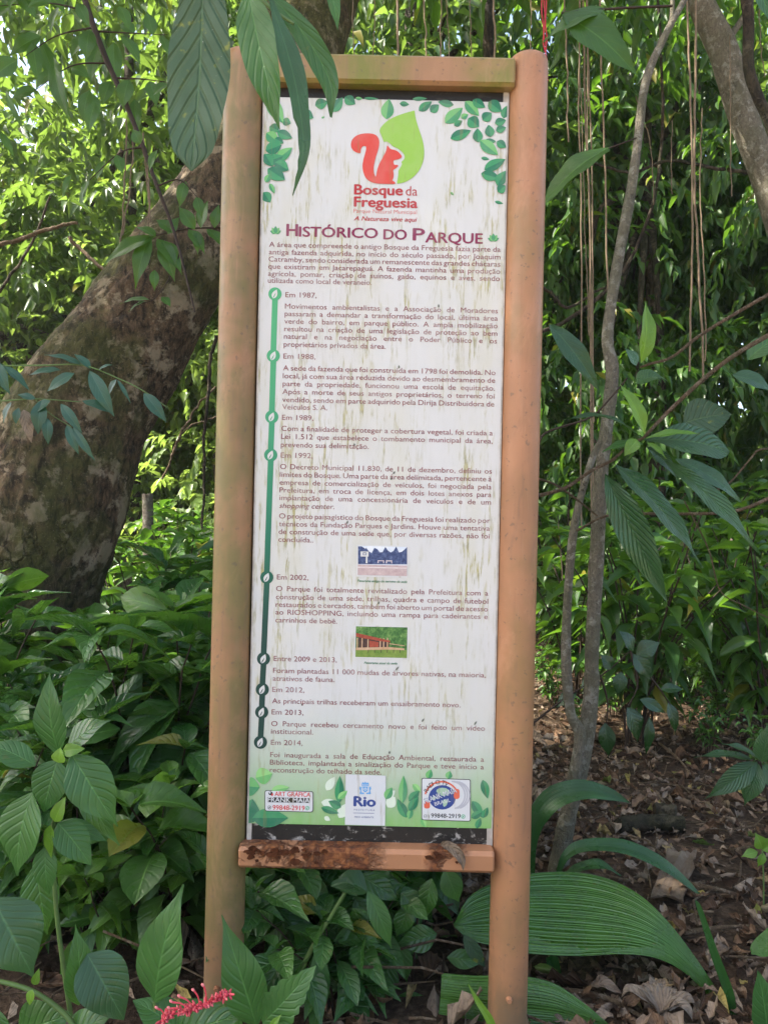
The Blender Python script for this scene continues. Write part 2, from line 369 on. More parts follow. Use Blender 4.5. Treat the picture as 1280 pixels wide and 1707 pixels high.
# ---- lettering
fc=bpy.data.curves.new('lettering','FONT'); fo=bpy.data.objects.new('lettering',fc); fc.resolution_u=3
def glyphs(body,offset=0.0,shear=0.0,space=1.0,char=1.0,res=3):
    fc.body=body; fc.size=1; fc.offset=offset; fc.shear=shear; fc.space_word=space; fc.space_character=char; fc.resolution_u=res
    me=fo.to_mesh(); V=np.array([v.co[:] for v in me.vertices]).reshape(-1,3); T=[tuple(p.vertices) for p in me.polygons]
    fo.to_mesh_clear(); return V,T
def wid(V): return (V[:,0].max()-V[:,0].min()) if len(V) else 0
CH=.686
def text(mb,body,x,y,x1=None,cap=8.3,bold=0.0,shear=0.0,just=True,xs=1.15,layer=4,mi=0,ang=None,char=1.0):
    """baseline starts at photo pixel (x,y); ends at x1.  just: stretch word gaps, else stretch letters"""
    size=cap/CH; V,T=glyphs(body,min(bold,0),shear,1,char)
    sx=xs*size
    if x1 is not None:
        want=(x1-x)/ca
        if just:
            w1=wid(V)*sx; V2,_=glyphs(body,min(bold,0),shear,2,char); w2=wid(V2)*sx
            if w2>w1+1e-6:
                sp=1+(want-w1)/(w2-w1)
                if sp<.55: sx*= want/(w1+(w2-w1)*(-.45)); sp=.55
                V,T=glyphs(body,min(bold,0),shear,sp,char)
            sx*=want/(wid(V)*sx)
        else: sx=want/wid(V)
    lx,_,lz=Lc(x,y,YP); v=np.zeros_like(V); v[:,0]=lx+(V[:,0]-V[:,0].min())*sx*K; v[:,2]=lz+V[:,1]*size*K
    # heavy type: the same strokes struck again a hair to each side
    for q,(ox,oz) in enumerate([(0,0)]+([(-1,0),(1,0),(0,.6),(0,-.6)] if bold>.012 else [])):
        w=v.copy(); w[:,0]+=ox*bold*size*K*.9; w[:,2]+=oz*bold*size*K*.9; w[:,1]=YP-.00015*layer+.00002*q
        mb.add(w,T,None,mi)
def poly(mb,pts,layer,mi=0,conv=None):
    V=[]
    for p in pts:
        q=conv(*p) if conv else p
        lx,_,lz=Lc(*q,YP); V.append((min(max(lx,bl+.001),br-.001),YP-.00015*layer,lz))
    mb.add(V,np.arange(len(V)),None,mi)
def ink(name,col,fade=.25):
    n=NT(name); o=n.obj(); st=n.noise(n.scale(o,(1,1,.1)),110,4); sp=n.noise(o,300,2)
    c=n.mix(n.step(st,.56,.7,0,.35),col,(.25,.19,.06)); c=n.mix(n.step(n.noise(o,24,3),.35,.7,0,fade),c,(.6,.55,.5))
    return n.done(n.bsdf(c,.5,.35))
M['maroon']=ink('maroon_ink',(.20,.028,.048)); M['title']=ink('plum_ink',(.22,.018,.07),.1)
M['red']=ink('logo_red_ink',(.62,.065,.045),.08); M['redtext']=ink('dark_red_ink',(.42,.03,.035),.1)
M['lime']=ink('logo_green_ink',(.28,.50,.07),.08); M['dkgreen']=ink('caption_green_ink',(.03,.17,.08),.1)
M['white']=ink('white_ink',(.60,.60,.585),.1)
BODY=[
('heading_paragraph',[("A área que compreende o antigo Bosque da Freguesia fazia parte da",448.8,411,830.7),("antiga fazenda adquirida, no início do século passado, por Joaquim",448.5,423.5,830.5),("Catramby, sendo considerada um remanescente das grandes chácaras",448,435.5,830.3),("que existiram em Jacarepaguá. A fazenda mantinha uma produção",447.5,447.5,830),("agrícola, pomar, criação de suínos, gado, equinos e aves, sendo",447,459.5,829.5),("utilizada como local de veraneio.",446.8,470.9,618)]),
('date_heading',[("Em 1987,",476,495,527.5)]),
('paragraph',[("Movimentos ambientalistas e a Associação de Moradores",475.2,514,826.5),("passaram a demandar a transformação do local, última área",474.8,526.4,826.3),("verde do bairro, em parque público. A ampla mobilização",474.3,539,826),("resultou na criação de uma legislação de proteção ao bem",474,551.6,825.5),("natural e na negociação entre o Poder Público e os",473.5,564.2,825),("proprietários privados da área.",473.2,577.4,641.5)]),
('date_heading',[("Em 1988,",472.7,597.3,525.5)]),
('paragraph',[("A sede da fazenda que foi construída em 1798 foi demolida. No",472,617,822.5),("local, já com sua área reduzida devido ao desmembramento de",471.7,630,822),("parte da propriedade, funcionou uma escola de equitação.",471.4,643,821.5),("Após a morte de seus antigos proprietários, o terreno foi",471,656.3,821),("vendido, sendo em parte adquirido pela Dirija Distribuidora de",470.8,669.6,820.5),("Veículos S. A.",470.5,681.8,545)]),
('date_heading',[("Em 1989,",470.3,699.4,522)]),
('paragraph',[("Com a finalidade de proteger a cobertura vegetal, foi criada a",469.2,717.7,818),("Lei 1.512 que estabelece o tombamento municipal da área,",468.8,731,817.7),("prevendo sua delimitação.",468.4,744.7,613.4)]),
('date_heading',[("Em 1992,",468.2,762.3,521)]),
('paragraph',[("O Decreto Municipal 11.830, de 11 de dezembro, definiu os",467,781.3,816.5),("limites do Bosque. Uma parte da área delimitada, pertencente à",466.7,794.3,816),("empresa de comercialização de veículos, foi negociada pela",466.4,807.5,815.8),("Prefeitura, em troca de licença, em dois lotes anexos para",466.2,820.3,815.5),("implantação de uma concessionária de veículos e de um",466,833,815),("*shopping center.",465.7,846.2,556.5)]),
('paragraph',[("O projeto paisagístico do Bosque da Freguesia foi realizado por",465.4,863.6,813.5),("técnicos da Fundação Parques e Jardins. Houve uma tentativa",465,876.6,813),("de construção de uma sede que, por diversas razões, não foi",464.7,889.6,812.7),("concluída..",464.3,902.6,522)]),
('date_heading',[("Em 2002,",461.8,965.4,514)]),
('paragraph',[("O Parque foi totalmente revitalizado pela Prefeitura com a",460.4,984.6,810.5),("construção de uma sede, trilhas, quadra e campo de futebol",460.2,998.2,810.2),("restaurados e cercados, também foi aberto um portal de acesso",459.9,1011,810),("ao RIOSHOPPING, incluindo uma rampa para cadeirantes e",459.6,1023.7,809.5),("carrinhos de bebê.",459.2,1036.8,561)]),
('date_heading',[("Entre 2009 e 2013,",456.6,1101.2,560.6)]),
('paragraph',[("Foram plantadas 11 000 mudas de árvores nativas, na maioria,",455.5,1121,806.4),("atrativos de fauna.",455,1134.2,557)]),
('date_heading',[("Em 2012,",454,1152.7,507)]),
('paragraph',[("As principais trilhas receberam um ensaibramento novo.",453.8,1171.7,764.6)]),
('date_heading',[("Em 2013,",453,1190.3,505.5)]),
('paragraph',[("O Parque recebeu cercamento novo e foi feito um vídeo",452.4,1209.7,805),("institucional.",452,1222.4,521.5)]),
('date_heading',[("Em 2014,",451.7,1241,504)]),
('paragraph',[("Foi inaugurada a sala de Educação Ambiental, restaurada a",450.6,1261.4,803.3),("Biblioteca, implantada a sinalização do Parque e teve início a",450.2,1274,803),("reconstrução do telhado da sede.",450,1286.6,634)])]
for nm,lines in BODY:
    mb=MB()
    for i,(t,x,y,x1) in enumerate(lines):
        it=t.startswith('*'); last=(i==len(lines)-1)
        text(mb,t.lstrip('*'),x,y,x1,8.4,.008,.25 if it else 0,just=not(last))
    mb.obj('paragraph' if 'para' in nm else nm,M['maroon'],pan,False)
Z1=lambda x,y:(420+x/2.844,130+y/2.844)
Z5=lambda x,y:(400+x/2.844,1120+y/2.844)
Z4=lambda x,y:(420+x/2.844,880+y/2.844)
def zt(mb,body,x,y,x1,cap,conv=Z1,**k):
    a=conv(x,y); b=conv(x1,y); text(mb,body,a[0],a[1],b[0],cap/2.844,**k)
mb=MB()
for b,x,x1,y,cap in (("H",165,216,747,55),("ISTÓRICO",224,592,750,46),("DO",624,731,763,46),("P",763,816,768,56),("ARQUE",822,1089,778,47)):
    zt(mb,b,x,y,x1,cap,bold=.035,just=False)
mb.obj('title_lettering',M['title'],pan,False)
mb=MB(); zt(mb,"Bosque",486,550,711,46,bold=.045,just=False); zt(mb,"da",728,556,783,44,bold=.008,just=False); zt(mb,"Freguesia",485,608,780,46,bold=.045,just=False)
zt(mb,"A Natureza vive aqui",484,674,779,20,bold=.025,shear=.25,just=False)
mb.obj('emblem_lettering',M['redtext'],pan,False)
mb=MB(); zt(mb,"Parque Natural Municipal",482,638,778,19,bold=-.012,just=False); mb.obj('emblem_lettering',M['red'],pan,False)
def chaikin(p,k=2):
    p=np.array(p,float)
    for _ in range(k):
        q=np.roll(p,-1,0); p=np.stack([p*.75+q*.25,p*.25+q*.75],1).reshape(-1,2)
    return [tuple(a) for a in p]
squirrel=[(515,358),(490,352),(472,335),(468,312),(476,288),(498,270),(530,262),(565,262),(590,270),(603,290),(604,315),(597,345),(585,380),(577,420),(578,450),(585,467),(588,467),(592,440),(602,408),(618,380),(633,352),(638,335),(640,316),(651,330),(658,338),(675,340),(692,348),(705,362),(711,372),(705,380),(690,386),(672,389),(670,396),(671,405),(675,412),(691,411),(694,416),(687,424),(675,432),(668,437),(672,455),(670,475),(663,486),(675,490),(682,501),(665,503),(600,501),(580,498),(558,490),(540,475),(528,450),(523,420),(527,390),(536,360),(542,335),(540,323),(528,321),(518,331),(515,345)]
leafp=[(770,153),(771,156),(775,190),(790,240),(808,290),(817,340),(814,390),(795,435),(765,470),(730,492),(697,500),(686,501),(690,480),(694,455),(693,437),(706,420),(712,405),(706,398),(722,385),(724,368),(712,350),(690,332),(668,325),(655,310),(640,300),(624,304),(620,290),(612,268),(602,246),(625,215),(660,190),(710,170)]
mb=MB(); poly(mb,chaikin(squirrel),6,0,Z1); poly(mb,chaikin(leafp),5,1,Z1); mb.obj('emblem',[M['red'],M['lime']],pan,False)
# printed leaves
PG=[ink('leaf_print_dark',(.02,.17,.085),.1),ink('leaf_print_mid',(.045,.27,.11),.1),ink('leaf_print_light',(.15,.44,.14),.1),ink('leaf_print_pale',(.28,.58,.20),.1)]
def leafshape(x0,y0,x1,y1,w,n=9):
    d=np.array([x1-x0,y1-y0],float); L=np.hypot(*d); d/=L; s=np.array([-d[1],d[0]]); t=np.linspace(0,1,n); p=np.sin(np.pi*t**.8)**.9*w/2
    a=[np.array([x0,y0])+d*L*u+s*q for u,q in zip(t,p)]; b=[np.array([x0,y0])+d*L*u-s*q for u,q in zip(t,p)]
    return [tuple(q) for q in a]+[tuple(q) for q in b[::-1][1:-1]]
lay=[3.0]
def pleaf(mb,x0,y0,x1,y1,w,c,conv,half=True):
    lay[0]+=.35
    if lay[0]>12: lay[0]=3
    poly(mb,leafshape(x0,y0,x1,y1,w),lay[0],c,conv)
    if half:     # the darker half and the midrib of the drawn leaf
        d=np.array([x1-x0,y1-y0],float); L=np.hypot(*d); d/=L; s=np.array([-d[1],d[0]]); t=np.linspace(.02,.98,8); p=np.sin(np.pi*t**.8)**.9*w/2*.96
        a=[tuple(np.array([x0,y0])+d*L*u+s*q) for u,q in zip(t,p)]; b=[tuple(np.array([x0,y0])+d*L*u) for u in t]
        poly(mb,a+b[::-1],lay[0]+.15,max(0,c-1) if c else 1,conv)
mb=MB()
TRL=[(600,195,0,0,0,0)]
for q in [(636,195,650,98,62,2),(700,120,745,125,26,1),(790,155,853,110,40,1),(845,160,886,126,42,0),(955,128,880,112,34,1),(915,213,998,140,60,2),(958,225,996,202,30,1),(990,190,1024,172,30,2),(1025,190,1075,232,62,0),(940,287,1038,248,50,0),(1070,305,1068,238,48,0),(1010,110,1075,180,52,2),(1045,105,1105,140,44,0),(1092,200,1135,165,50,0),(1120,112,1182,160,60,0),(1130,280,1120,222,46,0),(1100,302,1155,300,30,0),(1080,296,1165,365,58,2),(1150,215,1203,200,40,0),(1155,250,1203,235,36,0),(1160,300,1203,330,40,0),(1100,435,1200,385,52,1),(1085,452,1175,478,50,0),(1160,510,1203,440,52,1),(1163,540,1200,510,44,0),(1190,190,1208,130,40,1),(1085,378,1125,385,18,1),(1150,585,1190,595,16,1),(940,540,956,556,12,2),(760,100,830,97,20,1),(530,96,600,99,14,1)]: pleaf(mb,*q,Z1)
mb.obj('leaf_print',PG,pan,False)
mb=MB()
for q in [(440,90,490,124,50,0),(490,96,525,98,16,2),(300,130,360,112,52,0),(380,160,430,92,50,0),(235,160,292,190,52,0),(232,105,260,135,40,0),(236,205,270,258,50,2),(75,90,150,215,70,2),(85,230,130,250,50,0),(120,255,192,285,46,0),(70,260,125,305,56,2),(110,285,150,310,34,0),(66,345,142,318,60,1),(115,390,192,330,52,2),(66,400,150,370,52,1),(110,400,175,438,60,1),(76,430,158,484,66,0),(60,360,100,420,50,1),(66,495,85,455,30,2),(85,500,108,548,24,2),(56,540,88,590,50,1),(330,190,345,182,10,2),(145,200,185,215,40,1)]: pleaf(mb,*q,Z1)
mb.obj('leaf_print',PG,pan,False)
mb=MB()
for cx,cy in ((113,717),(1143,752)):
    for a,l,w,c in ((-62,30,16,1),(62,30,16,1),(-32,34,18,2),(32,34,18,2),(0,36,20,1)):
        r=math.radians(a); pleaf(mb,cx,cy+20,cx+math.sin(r)*l,cy+20-math.cos(r)*l,w,c,Z1,False)
mb.obj('lotus_print',PG,pan,False)
mb=MB()
PW=M['white']
for q in [(20,540,95,545,90,2),(75,500,155,480,80,3),(25,715,60,600,120,1),(60,690,230,690,90,1),(150,560,235,545,40,3),(470,620,474,490,44,1),(480,640,420,610,40,1),(385,640,470,668,34,1),(465,600,510,560,30,3),(690,600,720,545,40,2),(770,620,775,488,42,2),(800,610,850,560,40,1),(800,655,845,590,40,1),(790,690,745,600,44,1),(890,505,905,460,34,2),(985,505,995,468,34,2),(1150,510,1174,600,40,1),(1100,610,1150,690,44,1),(1095,690,1150,660,36,1),(1120,740,1140,690,30,1),(1150,690,1174,640,30,1),(860,690,880,735,30,3),(820,530,856,570,30,3),(800,695,812,640,30,2)]: pleaf(mb,*q,Z5)
for q in [(385,615,480,632,44,4),(410,560,450,495,40,4),(400,685,428,702,22,4),(470,690,510,620,50,4),(700,640,735,590,50,4),(690,600,735,560,36,4)]: pleaf(mb,*q,Z5,False)
mb.obj('leaf_print',PG+[ink('petal_print',(.66,.74,.6),.05)],pan,False)
# timeline
n=NT('timeline_ink'); z=n.a('ShaderNodeSeparateXYZ',{0:n.obj()}).outputs[2]; z0=Lc(435,1237,YP)[2]; z1=Lc(459,490,YP)[2]
n.done(n.bsdf(n.ramp(n.step(z,z0,z1),[(0,(.012,.05,.04)),(.18,(.012,.06,.045)),(.45,(.02,.17,.10)),(.8,(.05,.30,.15)),(1,(.08,.38,.17))]),.5,.35)); M['tl']=n.m
nodes=[(458.7,489.7),(455.9,592.7),(453.4,694.5),(451.6,758),(445,962),(439.7,1097.6),(437.6,1148.8),(436.6,1186.5),(434.5,1236.7)]
mb=MB()
for (xa,ya),(xb,yb) in zip(nodes[:-1],nodes[1:]):
    poly(mb,[(xa-4.8,ya+7),(xa+4.8,ya+7),(xb+4.8,yb-7),(xb-4.8,yb-7)],3)
for x,y in nodes:
    poly(mb,[(x+math.cos(a)*11,y+math.sin(a)*11) for a in np.linspace(0,6.283,29)[:-1]],4)
    poly(mb,leafshape(x-3.5,y+7.5,x+3,y-7.5,9),5,1)
    poly(mb,leafshape(x-3.4,y+7,x+1.5,y-2,1.6),6,0)
mb.obj('timeline',[M['tl'],PW],pan,False)
# two small printed photos with captions
def picmat(name,stops,sc):
    n=NT(name); o=n.obj(); a=n.noise(o,sc,5,.7); return n.done(n.bsdf(n.ramp(a,stops),.5,.35))
PM=[PW,picmat('print_sky',[(.3,(.55,.62,.72)),(.7,(.75,.77,.8))],60),picmat('print_blue_trees',[(.35,(.02,.03,.10)),(.55,(.06,.09,.2)),(.7,(.16,.2,.33))],160),picmat('print_court',[(.3,(.42,.30,.30)),(.7,(.58,.46,.44))],90),picmat('print_court_line',[(.4,(.7,.66,.64)),(.6,(.6,.5,.5))],90)]
def rectp(mb,z,x0,y0,x1,y1,layer,mi,sl=.022):
    poly(mb,[(x0,y0),(x1,y0+(x1-x0)*sl),(x1-(y1-y0)*.02,y1+(x1-x0)*sl),(x0-(y1-y0)*.02,y1)],layer,mi,z)
mb=MB(); rectp(mb,Z4,497,78,742,230,3,0); rectp(mb,Z4,504,84,736,223,4,1)
trees=[(503,170)]+[(503+i*12.9,105+14*math.sin(i*1.7)+8*math.sin(i*3.1)) for i in range(19)]+[(735,172)]; trees[1]=(503,86);trees[2]=(520,86);trees[3]=(538,98)
poly(mb,trees,5,2,Z4)
rectp(mb,Z4,502,172,735,222,5.5,3); rectp(mb,Z4,502,182,734,187,6,4); rectp(mb,Z4,515,110,553,134,6.5,0); rectp(mb,Z4,526,115,543,127,7,2); rectp(mb,Z4,529,118,540,125,7.5,0); rectp(mb,Z4,540,134,548,166,6.5,0); rectp(mb,Z4,596,152,626,165,6.5,4); rectp(mb,Z4,600,156,622,165,7,2); rectp(mb,Z4,635,152,664,166,6.5,4); rectp(mb,Z4,640,157,660,166,7,2)
mb.obj('photo_print',PM,pan,False)
HM=[PW,picmat('print_green_trees',[(.32,(.02,.07,.02)),(.5,(.06,.17,.04)),(.66,(.16,.30,.08)),(.76,(.5,.6,.35))],130),picmat('print_red_wood',[(.3,(.22,.03,.02)),(.7,(.42,.09,.05))],90),picmat('print_lawn',[(.3,(.10,.20,.03)),(.7,(.24,.32,.07))],90),picmat('print_pale_wood',[(.3,(.45,.26,.13)),(.7,(.6,.42,.28))],90),picmat('print_deep_shade',[(.3,(.03,.02,.02)),(.7,(.10,.05,.04))],90)]
mb=MB(); rectp(mb,Z4,487,460,743,617,3,0); rectp(mb,Z4,493,465,737,610,4,1); rectp(mb,Z4,492,572,735,610,4.5,3)
poly(mb,[(493,496),(524,503),(655,533),(655,541),(600,534),(522,520),(493,514)],7,2,Z4); poly(mb,[(505,517),(600,532),(652,541),(648,563),(505,566)],5,5,Z4)
poly(mb,[(556,532),(600,540),(600,563),(556,564)],6,2,Z4); poly(mb,[(493,566),(650,563),(722,570),(722,578),(650,575),(493,578)],6.5,4,Z4)
for x in (497,520,548,606,622,640): rectp(mb,Z4,x,520,x+5,572,6.8,4)
for x in (550,580,610,640,670,700): rectp(mb,Z4,x,576,x+3,590,6.8,5)
poly(mb,[(650,545),(724,556),(724,559),(650,549)],6.8,4,Z4)
mb.obj('photo_print',HM,pan,False)
mb=MB(); zt(mb,"Panorama antigo do terreno da sede",500,254,733,11,Z4,bold=.03,shear=.25,just=False); mb.obj('caption',M['dkgreen'],pan,False)
mb=MB(); zt(mb,"Panorama atual da sede",532,643,687,11,Z4,bold=.03,shear=.25,just=False); mb.obj('caption',M['dkgreen'],pan,False)
# ---- three stickers
BK=ink('black_ink',(.015,.015,.017),.05); RD=ink('sticker_red',(.60,.02,.02),.05); BL=ink('sticker_navy',(.03,.06,.24),.03); LB=ink('sticker_light_blue',(.14,.36,.66),.03); GN=ink('phone_green',(.03,.36,.16),.03); STK=ink('sticker_white',(.62,.63,.64),.12)
GY=ink('sticker_grey',(.42,.42,.46),.05); OR=ink('headphone_orange',(.68,.13,.07),.03); GL=ink('globe_land',(.35,.5,.35),.05)
SL=.024
def rrect(x0,y0,x1,y1,r,sl=SL):
    p=[]
    for cx,cy,a0 in ((x1-r,y0+r,-90),(x1-r,y1-r,0),(x0+r,y1-r,90),(x0+r,y0+r,180)):
        for a in (0,30,60,90): t=math.radians(a0+a); p.append((cx+r*math.cos(t),cy+r*math.sin(t)+(cx-x0)*sl))
    return p
def circ(cx,cy,rx,ry=None,n=24): ry=ry or rx; return [(cx+rx*math.cos(a),cy+ry*math.sin(a)) for a in np.linspace(0,6.283,n+1)[:-1]]
def stick(label,base_polys):
    mb=MB()
    for p,l,mi in base_polys: poly(mb,p,l,mi,Z5)
    o=mb.obj('sticker',[STK,BK],sign,False); o['label']=label; return o
s1=stick('white rounded sticker with red and black lettering and phone number',[(rrect(118,558,348,658,10),9,1),(rrect(121,561,345,655,9),9.6,0)])
mb=MB(); poly(mb,[(131,591),(331,596),(331,619),(131,615)],10.2,0,Z5); zt(mb,"FRANK MAIA",133,613,329,21,Z5,bold=.02,just=False,layer=11,mi=1); mb.obj('name_band',[BK,STK],s1,False)
mb=MB(); zt(mb,"ART GRÁFICA",166,586,333,21,Z5,bold=.02,just=False,layer=10.5); zt(mb,"99848-2919",156,651,306,22,Z5,bold=.018,just=False,layer=10.5); poly(mb,leafshape(152,586,157,572,9),10.5,0,Z5); mb.obj('lettering',RD,s1,False)
mb=MB(); poly(mb,circ(146,573,10,9),10.2,0,Z5); poly(mb,circ(143,570,4),10.8,2,Z5); poly(mb,circ(141,640,9),10.2,0,Z5); poly(mb,circ(141,640,7),10.8,2,Z5); poly(mb,leafshape(137,645,146,635,5),11.2,0,Z5); poly(mb,circ(320,643,10),10.2,1,Z5); poly(mb,circ(320,643,7),10.8,2,Z5); poly(mb,leafshape(316,648,324,638,5),11.2,1,Z5); zt(mb,"www.artgrafica.com",242,624,328,5,Z5,just=False,layer=10.5) if False else None; mb.obj('symbol',[BK,GN,STK],s1,False)
s2=stick('plain white rectangular city hall sticker with blue crest',[([(502,483),(692,490),(687,727),(498,722)],9,0)])
mb=MB(); zt(mb,"Rio",541,633,640,45,Z5,bold=.06,just=False,layer=10); zt(mb,"PREFEITURA",541,655,638,8,Z5,bold=.01,just=False,layer=10,char=1.5); zt(mb,"MEIO AMBIENTE",543,689,633,8,Z5,bold=.01,just=False,layer=10); poly(mb,[(538,665),(636,667),(636,669),(538,667)],10,0,Z5); mb.obj('lettering',BL,s2,False)
mb=MB()
poly(mb,[(577,548),(578,524),(584,520),(590,524),(594,517),(599,524),(605,521),(611,525),(610,549)],10,0,Z5)
poly(mb,[(579,537),(609,538),(608,563),(594,573),(580,563)],10.5,1,Z5); poly(mb,[(582,540),(606,541),(605,561),(594,569),(583,561)],11,0,Z5); poly(mb,circ(594,553,7),11.5,1,Z5); poly(mb,circ(594,553,4),12,0,Z5)
for s in (-1,1):
    poly(mb,[(594+s*18,545),(594+s*26,540),(594+s*28,552),(594+s*23,560),(594+s*27,575),(594+s*18,577)],10,0,Z5); poly(mb,[(594+s*4,571),(594+s*20,568),(594+s*25,577),(594+s*6,577)],10.4,0,Z5)
for x in (584,594,604): poly(mb,circ(x,532,2.2),10.8,1,Z5)
mb.obj('crest',[LB,STK],s2,False)
s3=stick('white square radio sticker with globe and orange headphones',[(rrect(860,500,1092,700,8,.03),9,1),(rrect(863,503,1089,697,7,.03),9.6,0)])
mb=MB()
def arc(cx,cy,r0,r1,a0,a1,n=16):
    t=np.radians(np.linspace(a0,a1,n)); return [(cx+r1*math.cos(a),cy+r1*math.sin(a)) for a in t]+[(cx+r0*math.cos(a),cy+r0*math.sin(a)) for a in t[::-1]]
for k,cx in enumerate((1000,1012,1024)): poly(mb,arc(cx,582,62-k,69-k,-88,75),10+k*.2,1,Z5)
poly(mb,circ(958,592,64,58),10.8,0,Z5)
for pt in [[(925,560),(950,545),(985,550),(990,575),(965,588),(945,580)],[(960,600),(985,605),(980,630),(962,640)],[(910,590),(925,585),(930,600),(915,606)]]: poly(mb,chaikin(pt,1),11.1,2,Z5)
mb.obj('globe',[BL,GY,GL],s3,False)
mb=MB(); poly(mb,arc(955,598,76,84,-165,-22,24),11.3,0,Z5); poly(mb,rrect(872,612,900,645,10,0),11.5,0,Z5); poly(mb,rrect(1012,552,1040,600,12,0),11.5,0,Z5); mb.obj('headphones',OR,s3,False)
mb=MB()
for i,(ch,a) in enumerate(zip("RADIO TV",np.linspace(-148,-62,8))):
    if ch==' ': continue
    V,T=glyphs(ch,0); r=math.radians(a); q=Z5(945+62*math.cos(r)*1.02,603+74*math.sin(r)); sz=20/2.844/CH; tl=r+math.pi/2
    lx,_,lz=Lc(*q,YP); v=np.zeros_like(V); x=(V[:,0]-.35)*sz*K; z=V[:,1]*sz*K; v[:,0]=lx+x*math.cos(tl)+z*math.sin(tl); v[:,2]=lz-x*math.sin(tl)+z*math.cos(tl); v[:,1]=YP-.00015*12
    mb.add(v,[f for f in T if len(f)==3]) if len(T[0])==3 else None
zt(mb,"99848-2919",905,688,1043,20,Z5,bold=.018,just=False,layer=10.5); zt(mb,"(21)",871,686,897,13,Z5,just=False,layer=10.5)
mb.obj('lettering',BK,s3,False)
def slant(mb,body,x,y,x1,y1,cap,bold,layer):
    V,T=glyphs(body,0); q0=Z5(x,y); q1=Z5(x1,y1); a=np.array(Lc(*q0,YP)); b=np.array(Lc(*q1,YP)); d=(b-a); w=np.linalg.norm(d); d/=w; up=np.array([-d[2],0,d[0]])
    sz=cap/2.844/CH*K; v=a+((V[:,0]-V[:,0].min())/wid(V)*w)[:,None]*d+(V[:,1]*sz)[:,None]*up; v[:,1]=YP-.00015*layer
    for q,o in enumerate((0,-.012,.012)):
        w=v+o*d*sz*.7; w[:,1]+=.00002*q; mb.add(w,T)
mb=MB(); slant(mb,"FRANK MAIA",878,624,1030,570,26,.035,13); mb.obj('lettering',BL,s3,False)
mb=MB(); slant(mb,"FRANK MAIA",876,622,1028,568,26,.035,14); slant(mb,"BRASIL",924,632,998,612,17,.03,12.5); mb.obj('lettering',STK,s3,False)
mb=MB(); poly(mb,circ(1057,683,10),10.5,0,Z5); poly(mb,circ(1057,683,7),11,1,Z5); poly(mb,leafshape(1053,688,1061,678,5),11.4,0,Z5); mb.obj('symbol',[GN,STK],s3,False)
# specks of dropped plant matter stuck on the print
mb=MB()
for x,y in ((665,614),(655,790),(652,800),(871,514) if False else (731,513),(591,743),(578,873),(659,1117),(649,1256),(630,1007),(503,1176),(790,1208),(703,1203)):
    pleaf(mb,x,y,x+rng.uniform(-4,6),y-rng.uniform(4,7),3,0,None,False)
mb.obj('plant_speck',[plain('dry_speck',(.16,.17,.14),.8,.2)],pan,False)
# ------------------------------------------------------------------ foliage builders
def prof(kind,t):
    t=np.asarray(t)
    if kind=='ovate': w=np.sin(np.pi*t**.72)**.85*(1-.25*t)
    elif kind=='acum': w=np.sin(np.pi*np.clip(t*1.04,0,1)**.78)**1.15+.05*(1-t)*np.sin(np.pi*t)
    elif kind=='lance': w=np.sin(np.pi*t**.8)**1.05
    elif kind=='obov': w=np.sin(np.pi*t**1.35)**.75
    elif kind=='oblong': w=np.sin(np.pi*t)**.42
    else: w=np.sin(np.pi*t)
    return np.clip(w/max(w.max(),1e-6),.02,1) if w.size>1 else w
def leaf_tpl(nl,nw,kind='acum',bend=.25,fold=.2,wave=.0,tipcurl=0.):
    t=np.linspace(0,1,nl+1); s=np.linspace(-1,1,nw+1); w=prof(kind,t)/2
    T,Sx=np.meshgrid(t,s,indexing='ij'); X=Sx*w[:,None]
    Z=-bend*T**2+fold*np.abs(X)-tipcurl*T**4+wave*np.sin(T*17+Sx*2)*np.abs(Sx)
    V=np.stack([X,T,Z],-1).reshape(-1,3); U=np.stack([Sx*.5+.5,T],-1).reshape(-1,2)
    i=np.arange(nl)[:,None]*(nw+1)+np.arange(nw)[None]
    Fc=np.stack([i,i+1,i+nw+2,i+nw+1],-1).reshape(-1,4)
    return V,Fc,U
TPL={'far':[leaf_tpl(3,2,'acum',b,.35) for b in (.1,.35)],
     'hang':[leaf_tpl(5,2,'acum',b,.3,.0) for b in (.1,.3,.5)],
     'shrub':[leaf_tpl(7,4,'acum',b,f,.015) for b,f in ((.2,.35),(.45,.25),(.7,.3))],
     'round':[leaf_tpl(7,4,k,b,f,.02) for k,b,f in (('ovate',.3,.25),('ovate',.6,.35),('obov',.4,.2),('acum',.3,.3))],
     'litter':[leaf_tpl(5,4,k,b,f,.10) for k,b,f in (('ovate',.5,.9),('acum',-.4,.5),('lance',.3,-.7),('ovate',.1,.3))]}
def scatter(mb,tpls,pos,d,up,L,Wd,rng,mi=0):
    pos=np.asarray(pos,float); d=norm(d); n=len(pos); L=np.broadcast_to(L,(n,)); Wd=np.broadcast_to(Wd,(n,))
    side=norm(np.cross(d,up)); nr=np.cross(side,d); pick=rng.integers(0,len(tpls),n)
    for k,(V,Fc,U) in enumerate(tpls):
        q=np.where(pick==k)[0]
        if not len(q): continue
        X=pos[q,None]+V[None,:,0,None]*(side[q]*Wd[q,None])[:,None]+V[None,:,1,None]*(d[q]*L[q,None])[:,None]+V[None,:,2,None]*(nr[q]*L[q,None])[:,None]
        FF=(np.arange(len(q))[:,None,None]*len(V)+Fc[None]).reshape(-1,4)
        mb.add(X.reshape(-1,3),FF,np.tile(U,(len(q),1)),mi)
def sph(rng,n):
    return norm(rng.normal(size=(n,3)))

